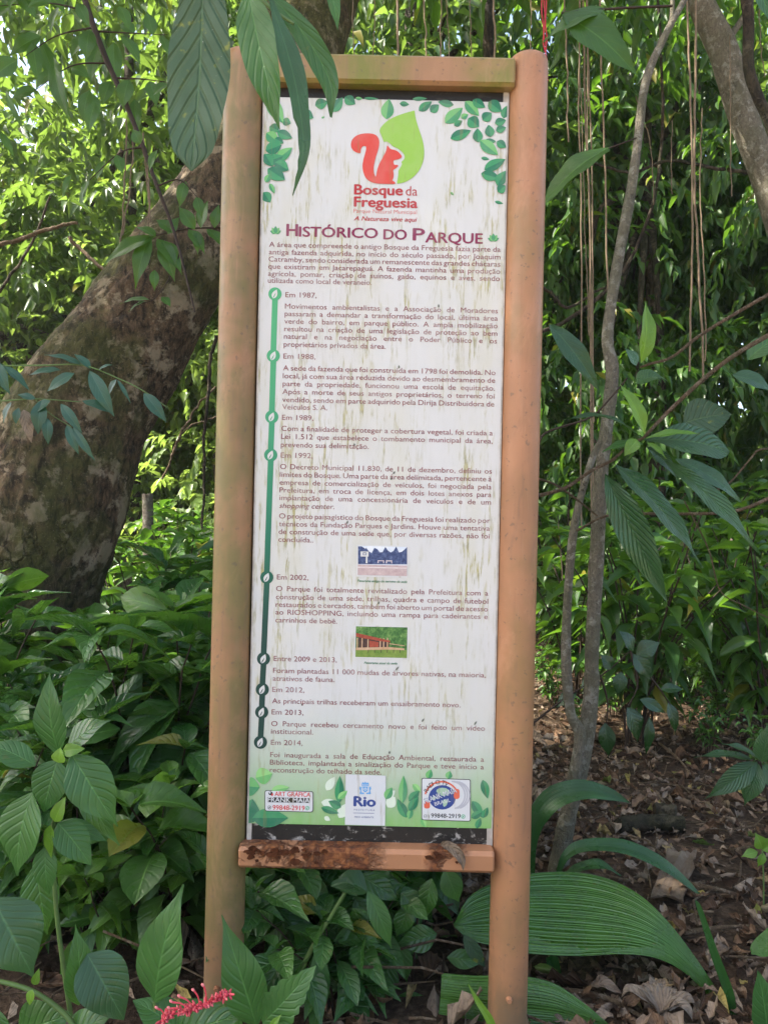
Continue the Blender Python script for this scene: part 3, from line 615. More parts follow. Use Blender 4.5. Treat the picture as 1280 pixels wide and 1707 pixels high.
def sprays(rng,c,tw,L,nleaf,leafL,leafW,droop=.5,spread=1.0):
    """leafy twigs: each starts at c, points along tw, has nleaf leaves alternating either side"""
    n=len(c); tw=norm(tw); side=norm(np.cross(tw,np.array([0,0,1.])+rng.normal(size=(n,3))*.15))
    ps=[];ds=[];us=[]
    for k in range(nleaf):
        t=(k+.6)/nleaf; p=c+tw*(L*t)[:,None]; p=p-np.array([0,0,1.])*(droop*.35*L*t*t)[:,None]
        s=side*(1 if k%2 else -1)
        d=s*(1.1-.9*t)*spread+tw*(.5+.6*t)-np.array([0,0,1.])*droop*(.4+.5*rng.random((n,1)))+rng.normal(size=(n,3))*.22
        ps.append(p);ds.append(d);us.append(np.array([0,0,1.])+rng.normal(size=(n,3))*.35)
    m=n*nleaf; l=leafL*(.65+.6*rng.random(m))
    return np.concatenate(ps),np.concatenate(ds),np.concatenate(us),l,l*leafW*(.85+.3*rng.random(m))

def crown_mesh(seed,nclump,ntwig,rx,ry,rz,leafL=.13,leafW=.40,droop=.8,hang=.0,hollow=.3,clump_r=.55,nleaf=8,nobox=None):
    rng=np.random.default_rng(seed); mb=MB()
    u=sph(rng,nclump)*(hollow+(1-hollow)*rng.random((nclump,1))**.5); cc=u*np.array([rx,ry,rz])
    sz=clump_r*(.6+.9*rng.random(nclump))
    k=np.repeat(np.arange(nclump),ntwig); o=sph(rng,len(k))*(rng.random((len(k),1))**.45)
    c=cc[k]+o*np.stack([sz[k],sz[k],sz[k]*.75],-1)
    tw=o*np.array([1,1,.5])+rng.normal(size=o.shape)*.35-np.array([0,0,1.])*hang
    p,d,up,l,w=sprays(rng,c,tw,.28*(.6+.8*rng.random(len(c)))*leafL/.13,nleaf,leafL,leafW,droop)
    scatter(mb,TPL['far'],p,d,up,l,w,rng)
    return mb,cc

def branches(mb,rng,base,tips,r0,n=10,seg=6):
    for t in tips:
        b=np.asarray(base,float); t=np.asarray(t,float); m=(b+t)/2+rng.normal(size=3)*np.linalg.norm(t-b)*.10
        tube(mb,smooth_path([b,m,t],n),np.linspace(r0,r0*.2,n),seg)

# ------------------------------------------------------------------ ground
def gh(x,y):
    return .03*np.sin(x*1.3+.4)*np.cos(y*1.1)+.02*np.sin(x*3.1+y*2.3)*np.minimum(1,np.hypot(x,y-1.5)/2)
xs=np.concatenate([np.linspace(-300,-14,10),np.linspace(-12,12,90),np.linspace(14,300,10)])
ys=np.concatenate([np.linspace(-300,-8,9),np.linspace(-6,16,90),np.linspace(18,300,10)])
X,Y=np.meshgrid(xs,ys); Z=gh(X,Y)
mb=MB(); nx=len(xs); i=np.arange(len(ys)-1)[:,None]*nx+np.arange(nx-1)[None]
mb.add(np.stack([X,Y,Z],-1).reshape(-1,3),np.stack([i,i+1,i+nx+1,i+nx],-1).reshape(-1,4))
n=NT('forest_soil'); o=n.obj(); a=n.noise(o,9,6,.7); b=n.noise(o,55,5,.7); c=n.noise(o,1.2,3)
col=n.ramp(n.math('MULTIPLY_ADD',b,.6,n.math('MULTIPLY',a,.4)),[(.36,(.022,.014,.009)),(.5,(.065,.042,.026)),(.62,(.13,.09,.06)),(.75,(.24,.19,.14))])
# unseen sandy path on the near side, its tan added to bounce warm light
yy=n.a('ShaderNodeSeparateXYZ',{0:o}).outputs[1]; pf=n.step(n.math('ADD',yy,n.math('MULTIPLY',a,.5)),.2,.7,1,0)
col=n.mix(pf,col,(.30,.24,.17))
n.done(n.bsdf(col,.95,.2,n.bump(b,.8,.03))); M['soil']=n.m
mb.obj('ground',M['soil'])['kind']='structure'

# leaf litter
def litter_mat(name='dead_leaf',f=1.0):
    n=NT(name); g=n.math('FRACT',n.math('ADD',n.a('ShaderNodeNewGeometry').outputs['Random Per Island'],n.math('MULTIPLY',n.a('ShaderNodeObjectInfo').outputs['Random'],.37))); uv=n.a('ShaderNodeUVMap').outputs[0]; sp=n.a('ShaderNodeSeparateXYZ',{0:uv})
    au=n.math('ABSOLUTE',n.math('SUBTRACT',sp.outputs[0],.5)); fr=n.math('ABSOLUTE',n.math('SUBTRACT',n.math('FRACT',n.math('SUBTRACT',n.math('MULTIPLY',sp.outputs[1],7),n.math('MULTIPLY',au,4))),.5))
    col=n.ramp(g,[(0,(.05,.028,.016)),(.2,(.11,.062,.034)),(.42,(.20,.12,.07)),(.62,(.29,.20,.13)),(.8,(.36,.29,.22)),(.93,(.24,.17,.12)),(.985,(.42,.33,.10)),(1,(.12,.2,.04))])
    nz=n.noise(n.obj(),60,4); col=n.mix(n.step(nz,.45,.7,0,.6),col,(.05,.03,.02))
    col=n.mix(n.math('MULTIPLY',n.step(au,0,.04,1,0),.4),col,(.4,.3,.2))
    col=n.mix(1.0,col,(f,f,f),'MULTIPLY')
    a=n.bsdf(col,.75,.3,n.bump(n.step(fr,0,.3),.6,.004)); tb=n.a('ShaderNodeBsdfTranslucent',{'Color':col}).outputs[0]
    return n.done(n.a('ShaderNodeMixShader',{0:.15,1:a,2:tb}).outputs[0])
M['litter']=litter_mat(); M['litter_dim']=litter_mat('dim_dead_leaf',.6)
rng=np.random.default_rng(5); mb=MB()
def litter(n,x0,x1,y0,y1,L,up=.35,z=.02):
    x=rng.uniform(x0,x1,n); y=y0+(y1-y0)*rng.random(n)**1.5; p=np.stack([x,y,gh(x,y)+rng.random(n)*z+.004],-1)
    a=rng.uniform(0,6.28,n); d=np.stack([np.cos(a),np.sin(a),rng.normal(size=n)*.28],-1)
    u=np.array([0,0,1.])+rng.normal(size=(n,3))*up; l=L*rng.lognormal(0,.35,n)
    scatter(mb,TPL['litter'],p,d,u,l,l*rng.uniform(.35,.6,n),rng)
litter(20000,.2,4.6,1.35,6.8,.037,.5,.03); litter(3000,-3.0,.6,1.0,5.0,.06,.45,.03); litter(1300,-3,6,6.5,11,.10)
lit=mb.obj('leaf_litter',M['litter']); lit['kind']='stuff'; lit['label']='brown dead leaves covering the forest floor'
# twiggy debris in the litter
mb=MB(); r_=random.Random(8)
for i in range(700):
    x=r_.uniform(.25,4.2) if i<520 else r_.uniform(-1.6,.4); y=r_.uniform(1.35,5.5) if i<520 else r_.uniform(1.1,2.6); a=r_.uniform(0,3.14) if i<520 else r_.gauss(.1,.5); l=r_.uniform(.05,.28); z=gh(x,y)+r_.uniform(.008,.045)+(0 if i<520 else r_.uniform(0,.10))
    p=np.array([x,y,z]); d=np.array([math.cos(a),math.sin(a),r_.gauss(0,.10)])*l; k=np.array([r_.gauss(0,.1),r_.gauss(0,.1),r_.gauss(0,.06)])*l
    tube(mb,[p-d/2,p+k,p+d/2],[.003,.0028,.0016],5)
tw=mb.obj('twig_litter',M['twig']); tw['kind']='stuff'

# ------------------------------------------------------------------ the leaning tree
rng=np.random.default_rng(11)
path=[P(-60,1330,2.95),P(0,1150,2.95),P(28,1000,3.0),P(72,850,3.0),P(131,700,3.02),P(197,600,3.05),P(262,500,3.08),P(362,350,3.15),P(452,200,3.25),P(525,0,3.4),P(565,-200,3.6),P(585,-480,3.8),P(600,-760,3.9)]
rad=[.60,.40,.325,.305,.275,.245,.225,.205,.20,.195,.18,.15,.11]
pp=smooth_path(path,300); rr=np.interp(np.linspace(0,len(path)-1,300),range(len(path)),rad)
pp[:,2]=np.maximum(pp[:,2],-.1)
from mathutils import noise as mn
def wob(t,th):
    out=np.ones((len(t),th.shape[1]))
    for a in range(len(t)):
        for b in range(th.shape[1]):
            q=Vector((math.cos(th[0,b])*1.1,math.sin(th[0,b])*1.1,float(t[a,0])*9))
            l=mn.fractal(q,1.0,2.0,3); f=mn.fractal(q*Vector((7,7,4.5)),.9,2.1,4); r=mn.turbulence(q*Vector((5,5,1.8)),3,True)
            out[a,b]=1+.07*l+.034*f-.08*max(0,r-.85)+.012*mn.fractal(q*26,.8,2,2)
    return out
LT=thing('leaning_tree','thick mossy tree trunk leaning from the lower left behind the sign','tree',(pp[0][0],pp[0][1],0)); LT.location=(0,0,0)
mb=MB(); tube(mb,pp,rr,130,0,wob)
mb.obj('trunk',M['bark'],LT)
cen=np.array([-1.35,3.3,5.2])
mb,cc=crown_mesh(21,40,15,3.6,2.6,1.1,.15,.40,.8,0,.1,.55,8)  # crown above the view, placed as a sun shade and thinned for dapples
bm=MB(); branches(bm,rng,pp[-1],[cen+c*.9 for c in cc[:26]],.085,12); bm.obj('limb',M['bark_dark'],LT)['label']='dark spreading limbs above the picture'
o=mb.obj('crown',M['canopy'],LT,loc=tuple(cen))

# unseen tree added at the near left; its crown keeps sun off the sign
OT=thing('added_shade_tree','unseen tree left of the view, added so its crown shades the sign','tree',(-5.0,-.6,0))
mb=MB(); tp=smooth_path([(0,0,-.1),(.1,0,1.8),(.5,.1,3.6),(1.1,.2,5.2)],24); tube(mb,tp,np.linspace(.17,.08,24),14)
cb,cc=crown_mesh(23,100,17,2.4,1.8,.9,.15,.42,.8,0,.05,.55,8)
branches(mb,rng,tp[-1],[np.array([1.3,1.7,5.4])+c*.85 for c in cc[:16]],.06,9,6); mb.obj('trunk',M['bark_dark'],OT); cb.obj('crown',M['canopy'],OT,loc=(1.3,1.7,5.4))

# ------------------------------------------------------------------ background trees: one build per kind, then copies
def back_tree(name,label,group,seed,x,y,h,rx,ry,rz,mat,crown_z,leafL=.13,ncl=90,ntw=16,droop=.8,hang=.2,lean=0,tr=.09,leafW=.40,cr=.6,hollow=.3):
    t=thing(name,label,'tree',(x,y,0),0,group); rng=np.random.default_rng(seed)
    top=np.array([lean,0,h]); tp=smooth_path([(0,0,-.1),(lean*.3+.08,0.03,h*.35),(lean*.6-.05,-.03,h*.7),top],24)
    mb=MB(); tube(mb,tp,np.linspace(tr,tr*.35,24),12,0,lambda a,b:1+.05*np.sin(3*b+8*a)); 
    cb,cc=crown_mesh(seed,ncl,ntw,rx,ry,rz,leafL,leafW,droop,hang,hollow,cr)
    branches(mb,rng,tp[14],[np.array([lean*.6,0,crown_z])+c*.85 for c in cc[:14]],tr*.45,9,5)
    mb.obj('trunk',M['bark_dark'],t)
    cb.obj('crown',mat,t,loc=(lean*.6,0,crown_z)); return t
G1='leafy trees filling the forest behind the sign'
BT=[]
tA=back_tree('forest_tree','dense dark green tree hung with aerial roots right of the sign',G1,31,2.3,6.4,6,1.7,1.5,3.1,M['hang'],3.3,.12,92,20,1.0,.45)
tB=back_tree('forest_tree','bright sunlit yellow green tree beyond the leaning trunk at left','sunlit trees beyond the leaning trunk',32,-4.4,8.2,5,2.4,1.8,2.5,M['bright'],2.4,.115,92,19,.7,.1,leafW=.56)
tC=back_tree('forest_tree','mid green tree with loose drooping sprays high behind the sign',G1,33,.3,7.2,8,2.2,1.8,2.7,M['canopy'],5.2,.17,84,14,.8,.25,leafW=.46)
for (src,x,y,rz,sc,lab,g) in [
 (tA,4.6,7.0,1.3,1.1,'dense dark green tree at the right edge behind the slanting pale trunk',G1),
 (tB,.9,10.5,2.4,1.4,'tall light green tree standing far back behind the top of the sign',G1),
 (tB,4.6,11.4,4.0,1.35,'light green tree in the back row at the right',G1),
 (tB,-1.5,7.4,5.1,.85,'light green tree seen between the leaning trunk and the sign','sunlit trees beyond the leaning trunk'),
 (tA,6.8,9.0,.4,1.2,'dark tree beyond the right edge of the thicket',G1),
 (tC,-2.6,7.6,1.1,.95,'mid green tree hanging its sprays above the leaning trunk',G1),
 (tC,3.4,7.6,3.3,1.0,'mid green leafy tree over the saplings at right',G1),
 (tC,-5.6,8.6,2.1,.9,'mid green tree at the upper left corner',G1),
 (tC,-1.6,11.0,5.5,1.45,'large mid green tree far behind the leaning trunk',G1),
 (tB,-1.9,9.6,2.7,1.1,'sunlit yellow green tree seen past the right side of the leaning trunk','sunlit trees beyond the leaning trunk'),
 (tB,-7.2,10.2,4.0,1.25,'sunlit yellow green tree at the far left edge','sunlit trees beyond the leaning trunk'),
 (tB,-4.2,12.0,.8,1.5,'tall sunlit yellow green tree behind the others at left','sunlit trees beyond the leaning trunk'),
 (tB,2.6,13.5,1.8,1.5,'sunlit light green tree glimpsed through gaps at right','sunlit trees beyond the leaning trunk'),
]: BT.append(dup(src,(x,y,0),rz,sc,lab,g))
# far wood closing the view
rng=np.random.default_rng(77); mb=MB(); nn=2300
th=rng.uniform(math.radians(35),math.radians(145),nn); R_=rng.uniform(17,23,nn); c=np.stack([R_*np.cos(th),R_*np.sin(th),rng.uniform(-.2,9,nn)**1.0],-1)
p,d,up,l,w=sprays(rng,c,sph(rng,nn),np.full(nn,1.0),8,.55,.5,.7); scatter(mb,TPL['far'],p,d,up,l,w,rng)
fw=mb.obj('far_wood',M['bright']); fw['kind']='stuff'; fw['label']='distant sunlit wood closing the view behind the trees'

# ------------------------------------------------------------------ shrubs
def shrub(name,label,group,seed,loc,nst,h,leafL,leafW,spread,mat,nodes=6,stemr=.0045,rosette=5,up0=0.0,first=.25,cat='shrub',tpl='shrub'):
    t=thing(name,label,cat,loc,0,group); rng=np.random.default_rng(seed); st=MB(); ps=[];ds=[];us=[];ls=[]
    for k in range(nst):
        az=rng.uniform(0,6.28); out=np.array([math.cos(az),math.sin(az),0]); hh=h*rng.uniform(.65,1.05); ln=spread*rng.uniform(.3,1.0)
        b=out*rng.uniform(0,.08)+rng.normal(size=3)*.02*np.array([1,1,0]); tt=np.linspace(0,1,10)
        pts=b+out*(ln*tt**1.6)[:,None]+np.array([0,0,1.])*(hh*(tt-.10*tt**3))[:,None]+np.cumsum(rng.normal(size=(10,3))*.006,0); pts[0,2]=-.02
        tube(st,pts,np.linspace(stemr,stemr*.5,10),5)
        a0=rng.uniform(0,3.14)
        for q in range(nodes):
            s=first+(1-first)*(q+rng.uniform(-.2,.2))/(nodes-1) if q<nodes-1 else 1.0; s=min(max(s,0),1)
            p=np.array([np.interp(s,tt,pts[:,i]) for i in range(3)])
            for side in (0,math.pi):
                if rng.random()<.06: continue
                a=a0+q*1.57+side+rng.normal()*.25; el=up0+rng.normal()*.28+(.25 if s>.8 else -.05)
                d=np.array([math.cos(a)*math.cos(el),math.sin(a)*math.cos(el),math.sin(el)])
                ps.append(p+d*.02); ds.append(d); us.append(np.array([0,0,1.])+rng.normal(size=3)*.25); ls.append(leafL*(.65+.5*math.sin(min(s,1)*2.4))*rng.uniform(.75,1.15))
        tip=pts[-1]
        for q in range(rosette):
            a=rng.uniform(0,6.28); el=rng.uniform(.15,1.0); d=np.array([math.cos(a)*math.cos(el),math.sin(a)*math.cos(el),math.sin(el)])
            ps.append(tip); ds.append(d); us.append(np.array([0,0,1.])+rng.normal(size=3)*.2); ls.append(leafL*rng.uniform(.3,.75))
    lb=MB(); ls=np.array(ls); scatter(lb,TPL[tpl],np.array(ps),np.array(ds),np.array(us),ls,ls*leafW*rng.uniform(.85,1.2,len(ls)),rng)
    st.obj('stem',M['stem_dark'],t); lb.obj('foliage',mat,t); return t
def gx(px,d): return (px-640)/F*d
GL_='broad leaved shrubs of the low thicket left of the sign'
GM='sunlit broad leaved shrubs behind the left post'
GU='low leafy plants under the board between the posts'
GR='dark leafy shrubs right of the sign'
s1_=shrub('leafy_shrub','broad leaved dark green shrub against the left post',GL_,41,(gx(265,2.05),2.05,0),8,.84,.185,.47,.30,M['shrub'],6)
s2_=shrub('leafy_shrub','bushy green shrub in front of the leaning trunk foot',GL_,42,(gx(60,2.35),2.35,0),8,.90,.16,.58,.34,M['shrub_mid'],7,tpl='round')
s3_=shrub('leafy_shrub','lit fresh green shrub beside the slim wooden post',GM,43,(gx(255,3.6),3.6,0),11,1.02,.135,.38,.40,M['shrub_mid'],7)
s4_=shrub('leafy_plant','low plant with wide dark leaves under the middle of the board',GU,44,(gx(600,1.85),1.85,0),8,.36,.13,.50,.22,M['shrub'],5,.004,3,tpl='round')
s5_=shrub('leafy_shrub','tall dark shrub behind the forked saplings',GR,45,(gx(1060,3.5),3.5,0),10,1.28,.17,.38,.5,M['hang'],8,.006,4,-.1)
L1='broad leaved dark green shrub in the thicket between the trunk and the left post'
for (src,px,d,rz,sc,lab,g) in [
 (s1_,175,2.2,1.2,.98,L1,GL_),(s2_,330,2.35,2.2,.98,L1,GL_),(s1_,120,1.95,3.0,.78,L1,GL_),(s2_,240,2.6,4.1,1.0,L1,GL_),(s1_,20,1.8,.3,.72,L1,GL_),(s2_,310,1.85,5.0,.78,L1,GL_),
 (s1_,-60,2.2,2.0,1.0,'broad leaved shrub at the left edge below the trunk',GL_),(s2_,190,1.75,3.7,.55,L1,GL_),(s1_,380,2.15,.9,.80,L1,GL_),(s2_,120,2.75,.5,1.02,L1,GL_),(s1_,340,2.9,2.6,1.08,L1,GL_),(s1_,430,2.6,4.6,.85,L1,GL_),
 (s3_,320,3.3,1.0,1.0,'lit fresh green shrub just left of the left post',GM),(s3_,350,4.2,2.0,1.08,'lit fresh green shrub deep behind the left post',GM),(s3_,205,4.3,3.0,1.02,'lit fresh green shrub touching the right side of the leaning trunk',GM),
 (s3_,290,5.2,4.0,1.15,'lit fresh green shrub furthest back behind the slim wooden post',GM),(s3_,420,3.7,5.0,.95,'lit fresh green shrub half hidden by the left post',GM),
 (s4_,470,1.8,1.0,1.0,'low wide leaved plant at the left post foot',GU),(s4_,530,2.15,2.1,1.25,'low wide leaved plant deep under the lower crossbar at left',GU),(s4_,660,1.95,3.0,.95,'low wide leaved plant right of the green stem',GU),(s4_,650,2.35,4.0,1.35,'low wide leaved plant furthest back under the board',GU),(s4_,560,1.62,.5,.75,'low wide leaved plant in front under the board',GU),(s4_,430,2.3,5.7,1.35,'low wide leaved plant behind the left post',GU),
 (s5_,1190,3.9,1.0,1.02,'tall dark shrub behind the drooping big leaves',GR),(s5_,960,4.2,2.2,.98,'tall dark shrub just right of the right post',GR),(s5_,1290,3.4,3.4,.95,'dark shrub at the right edge over the litter',GR),(s5_,1130,4.9,4.5,1.15,'dark shrub at the back of the clearing',GR),(s5_,930,5.4,5.2,1.2,'dark shrub far behind the right post',GR),(s5_,1320,4.8,.6,1.25,'tall dark shrub at the far right edge',GR),(s5_,1020,5.9,1.7,1.25,'dark shrub closing the view behind the saplings',GR),(s5_,1220,6.2,2.9,1.4,'dark shrub deep in the shade at right',GR),
 (s3_,1110,4.4,.8,.42,'small lit seedling clump on the litter at mid right',GR),(s3_,1200,3.7,2.2,.40,'small green seedling clump under the dark shrub',GR),(s3_,930,4.9,3.9,.5,'small lit seedling clump beside the right post',GR),
 (s3_,1020,3.9,0.3,0.33,'small green seedling clump scattered on the litter at right',GR),
 (s3_,1150,4.1,1.5,0.36,'small green seedling clump scattered on the litter at right',GR),
 (s3_,1240,4.3,2.8,0.40,'small green seedling clump scattered on the litter at right',GR),
 (s3_,1060,4.8,4.1,0.40,'small green seedling clump scattered on the litter at right',GR),
 (s3_,970,3.6,5.2,0.26,'small green seedling clump scattered on the litter at right',GR),
 (s3_,1180,3.3,0.9,0.28,'small green seedling clump scattered on the litter at right',GR),
 (s3_,1270,3.0,3.6,0.27,'small green seedling clump scattered on the litter at right',GR),
 (s3_,920,4.1,2.0,0.33,'small green seedling clump scattered on the litter at right',GR),
]: dup(src,(gx(px,d),d,0),rz,sc,lab,g)
# ------------------------------------------------------------------ individually shaped leaves
HR=np.random.default_rng(101)
def rot(v,ax,a):
    ax=norm(ax); return v*math.cos(a)+np.cross(ax,v)*math.sin(a)+ax*np.dot(ax,v)*(1-math.cos(a))
def strap(mb,pts,widths,tilt=.45,roll=0.,fold=.2,wave=.012,nl=22,nw=8,bite=None,arch=0.,mi=0):
    """leaf blade swept along a world-space path; widths sampled along it"""
    c=smooth_path(pts,nl+1); t=np.linspace(0,1,nl+1); w=np.interp(t,np.linspace(0,1,len(widths)),widths)/2
    ax=norm(np.gradient(c,axis=0)); n0=np.array([0,-1.,0])*(1-tilt)+np.array([0,0,1.])*tilt
    n0=norm(n0-ax*(ax@n0)[:,None]); n0=norm(np.array([rot(a,b,roll) for a,b in zip(n0,ax)])); side=np.cross(ax,n0)
    s=np.linspace(-1,1,nw+1); Lh=np.linalg.norm(np.diff(c,axis=0),axis=1).sum(); ph=HR.uniform(0,6)
    c=c+n0*(arch*Lh*np.sin(np.pi*t))[:,None]
    W=w[:,None]*s[None]
    if bite is not None: W=W*bite(t[:,None],s[None])
    off=fold*np.abs(W)+wave*Lh*np.sin(t[:,None]*15+s[None]*2.2+ph)*s[None]**2-.3*W**2/np.maximum(w[:,None],1e-4)*fold
    V=c[:,None]+side[:,None]*W[...,None]+n0[:,None]*off[...,None]
    U=np.stack(np.broadcast_arrays(s[None]*.5+.5,t[:,None]),-1).reshape(-1,2)
    i=np.arange(nl)[:,None]*(nw+1)+np.arange(nw)[None]
    mb.add(V.reshape(-1,3),np.stack([i,i+1,i+nw+2,i+nw+1],-1).reshape(-1,4),U,mi)
def hleaf(mb,bx,by,tx,ty,w,d,kind='acum',dt=None,tilt=.45,roll=None,arch=.08,fold=.25,wave=.012,nl=18,nw=8,**k):
    dt=d if dt is None else dt; b=P(bx,by,d); t=P(tx,ty,dt)
    roll=HR.uniform(-.35,.35) if roll is None else roll
    tt=np.linspace(0,1,12); wd=prof(kind,tt)*w*d/F; m=(b+t)/2
    strap(mb,[b,b*.67+t*.33,b*.33+t*.67,t],wd,tilt,roll,fold,wave,nl,nw,arch=arch,**k)
def leaves(parent,mat,rows,d,name='leaf',**k):
    for r in rows:
        kw=dict(k); dd=d
        if len(r)>5 and isinstance(r[5],dict): kw.update(r[5]); dd=kw.pop('d',d); 
        m=kw.pop('mat',mat); mb=MB(); hleaf(mb,*r[:5],dd,**kw); o=mb.obj(name,M[m],parent)
        if 'lab' in kw: o['label']=kw['lab']
def twig(parent,mat,pts,r,d=None,name='twig',n=24,seg=7):
    w=[P(p[0],p[1],p[2] if len(p)>2 else d) for p in pts]
    mb=MB(); rr=np.interp(np.linspace(0,1,n),np.linspace(0,1,len(r)),r) if isinstance(r,(list,tuple)) else r
    tube(mb,smooth_path(w,n),rr,seg); return mb.obj(name,M[mat],parent)

# --- leaves hanging into the top of the view
t=thing('hanging_branch','branch dangling one broad grey green leaf at the top left, nearest the viewer','branch',P(335,-80,.85)); t.location=(0,0,0)
leaves(t,'old',[(339,-55,319,285,108,dict(kind='oblong',arch=-.03,fold=.12,roll=.1,tilt=.15,wave=.010,nl=30,nw=12))],.85)
twig(t,'stem_green',[(345,-190),(350,-110),(338,-50)],.004,.85)
t=thing('hanging_branch','branch with three long narrow leaves drooping over the sign top left corner','branch')
mb=MB(); hleaf(mb,412,-25,467,216,66,.95,'lance',tilt=.2,roll=.35,arch=.04,wave=.012); mb.obj('leaf',M['near'],t)
q=lambda *p:[P(a,b,.97) for a,b in p]; z=.97/F
mb=MB(); strap(mb,q((448,-10),(480,90),(498,170),(505,250),(488,326)),[4*z,40*z,38*z,30*z,18*z,2*z],.2,-.4,.3,.01,bite=lambda t,s:1-.35*((t>.62)&(s>0))*(1+.4*np.sin(t*60))); mb.obj('leaf',M['grey'],t)
mb=MB(); strap(mb,[P(a,b,.99) for a,b in ((425,-30),(485,28),(528,90),(552,145),(552,196))],[4*z,26*z,40*z,40*z,26*z,2*z],.2,.3,.3,.01); mb.obj('leaf',M['near'],t)
twig(t,'stem_green',[(395,-70),(415,-28),(450,12),(490,40)],[.004,.003,.002],.98)
t=thing('hanging_branch','tiny twig with one small leaf above the crossbar beside the trunk','branch')
leaves(t,'near',[(548,-30,563,50,22,dict(kind='lance',tilt=.3))],1.2); twig(t,'stem_dark',[(540,-80),(548,-28)],.0022,1.2)

# --- dark stemmed branch with drooping leaves, upper left
t=thing('drooping_branch','thin dark stem slanting through the upper left with drooping olive leaves','branch')
main=[(125,-60),(150,25),(178,100),(205,160),(235,235),(262,310),(285,370),(300,420),(325,520)]
twig(t,'stem_dark',main,[.010,.009,.007,.005,.003],2.3,n=40)
for pts in ([(165,52),(215,55),(280,58)],[(195,130),(240,132),(300,140)],[(160,45),(95,60),(40,95)],[(180,105),(120,110),(60,150)],[(240,245),(200,255),(150,300)],[(150,20),(80,5),(0,10)],[(262,310),(300,300),(330,330)]):
    twig(t,'stem_dark',pts,[.0035,.002,.001],2.3,n=14,seg=5)
rows=[(70,60,15,95,30),(68,65,118,195,26),(55,70,65,140,24),(90,95,118,205,30),(150,60,120,95,36),(150,50,145,100,30),(20,10,-25,45,36),(35,-10,60,30,26),(90,0,45,14,22),(100,10,85,60,24),(170,65,152,140,30),(190,70,195,150,28),(205,60,235,110,24),(225,55,200,40,24),(255,58,245,20,22),(270,60,282,95,16),(185,135,172,175,26),(215,133,205,180,28),(250,135,262,180,24),(280,140,255,160,24),(150,150,140,205,26),(235,240,222,215,20),(225,165,232,225,24),(150,155,165,200,22),(160,170,148,225,24),(60,150,20,165,22),(120,112,150,130,24),(90,118,60,150,22),(30,100,-10,130,34),(0,10,-30,80,50),(75,-15,110,25,30),(130,5,150,45,20),(200,10,215,50,22),(40,-20,15,15,32),(150,298,135,345,14),(175,268,162,300,16),(195,258,205,292,18),(120,290,105,330,12),(310,302,300,345,20),(328,328,338,365,18),(262,250,250,285,16),(10,150,42,220,10),(0,220,25,265,14)]
leaves(t,'hang',[(r[0],r[1],r[2],r[3],r[4],dict(d=2.3+HR.uniform(-.25,.25),tilt=HR.uniform(.1,.6),kind='lance' if i%3 else 'acum')) for i,r in enumerate(rows)],2.3)
t=thing('drooping_branch','leafy twig crossing the leaning trunk just left of the sign','branch')
twig(t,'stem_dark',[(385,380),(320,381),(262,392),(225,402)],[.0035,.0015],2.62); twig(t,'stem_dark',[(300,420),(290,450),(255,500),(205,505)],[.0025,.001],2.6)
leaves(t,'hang',[(258,395,172,443,36),(250,392,226,482,30),(262,398,304,458,36),(272,400,292,470,30),(325,382,298,344,24),(335,380,348,333,24),(358,380,366,340,20),(315,382,342,424,24),(345,382,376,416,26),(290,388,260,366,26),(280,390,300,362,22),(330,385,330,425,16),(258,450,258,485,16),(250,500,200,507,20),(245,502,215,520,14),(270,495,285,512,16),(260,395,225,378,28)],2.6)

# --- bluish leaflets before the trunk at left
t=thing('leafy_branch','sprays of slim bluish green leaflets across the trunk at the left edge','branch')
twig(t,'stem_green',[(-60,612),(0,610),(75,609),(140,609),(200,632),(240,652),(280,680)],[.002,.001],1.5); twig(t,'stem_green',[(-60,662),(0,668),(60,665),(135,670)],[.002,.001],1.52); twig(t,'stem_green',[(60,666),(85,690),(120,712)],.001,1.52)
leaves(t,'bluish',[(103,617,48,626,16),(125,622,79,653,20),(138,610,74,592,19),(152,615,124,590,15),(150,618,191,695,26),(195,632,183,658,16),(196,633,219,673,7),(240,655,278,704,22),(-8,600,17,657,22),(5,608,50,651,15),(137,668,191,691,18),(70,668,64,724,26),(80,697,81,741,17),(102,673,138,723,18),(112,708,132,758,17),(122,712,159,768,14),(20,670,7,706,16),(32,680,27,707,14),(60,665,30,658,12),(165,617,188,608,12),(85,668,55,690,20)],1.5,kind='lance')
mb=MB(); hleaf(mb,40,683,53,738,20,1.52,'ovate'); mb.obj('leaf',M['litter'],t)['label']='single withered brown leaflet'
# --- slim wooden post
mb=MB(); px,d=247,4.7; b=P(px+5,1000,d); top=P(px,832,d); pts=[(b[0],d,0-.05),(b[0]*.5+top[0]*.5,d,(top[2])*.5),(top[0],d,top[2]-.01),(top[0],d,top[2])]
tube(mb,smooth_path(pts,14),[.034]*13+[.028],14,0,lambda a,b:1+.05*np.sin(3*b)); tag(mb.obj('wooden_post',bark('grey_wood',(.22,.19,.15),(.12,.10,.08),(.3,.28,.24),(.12,.13,.07),3,.2)),'slim grey wooden post standing among the lit shrubs','post')

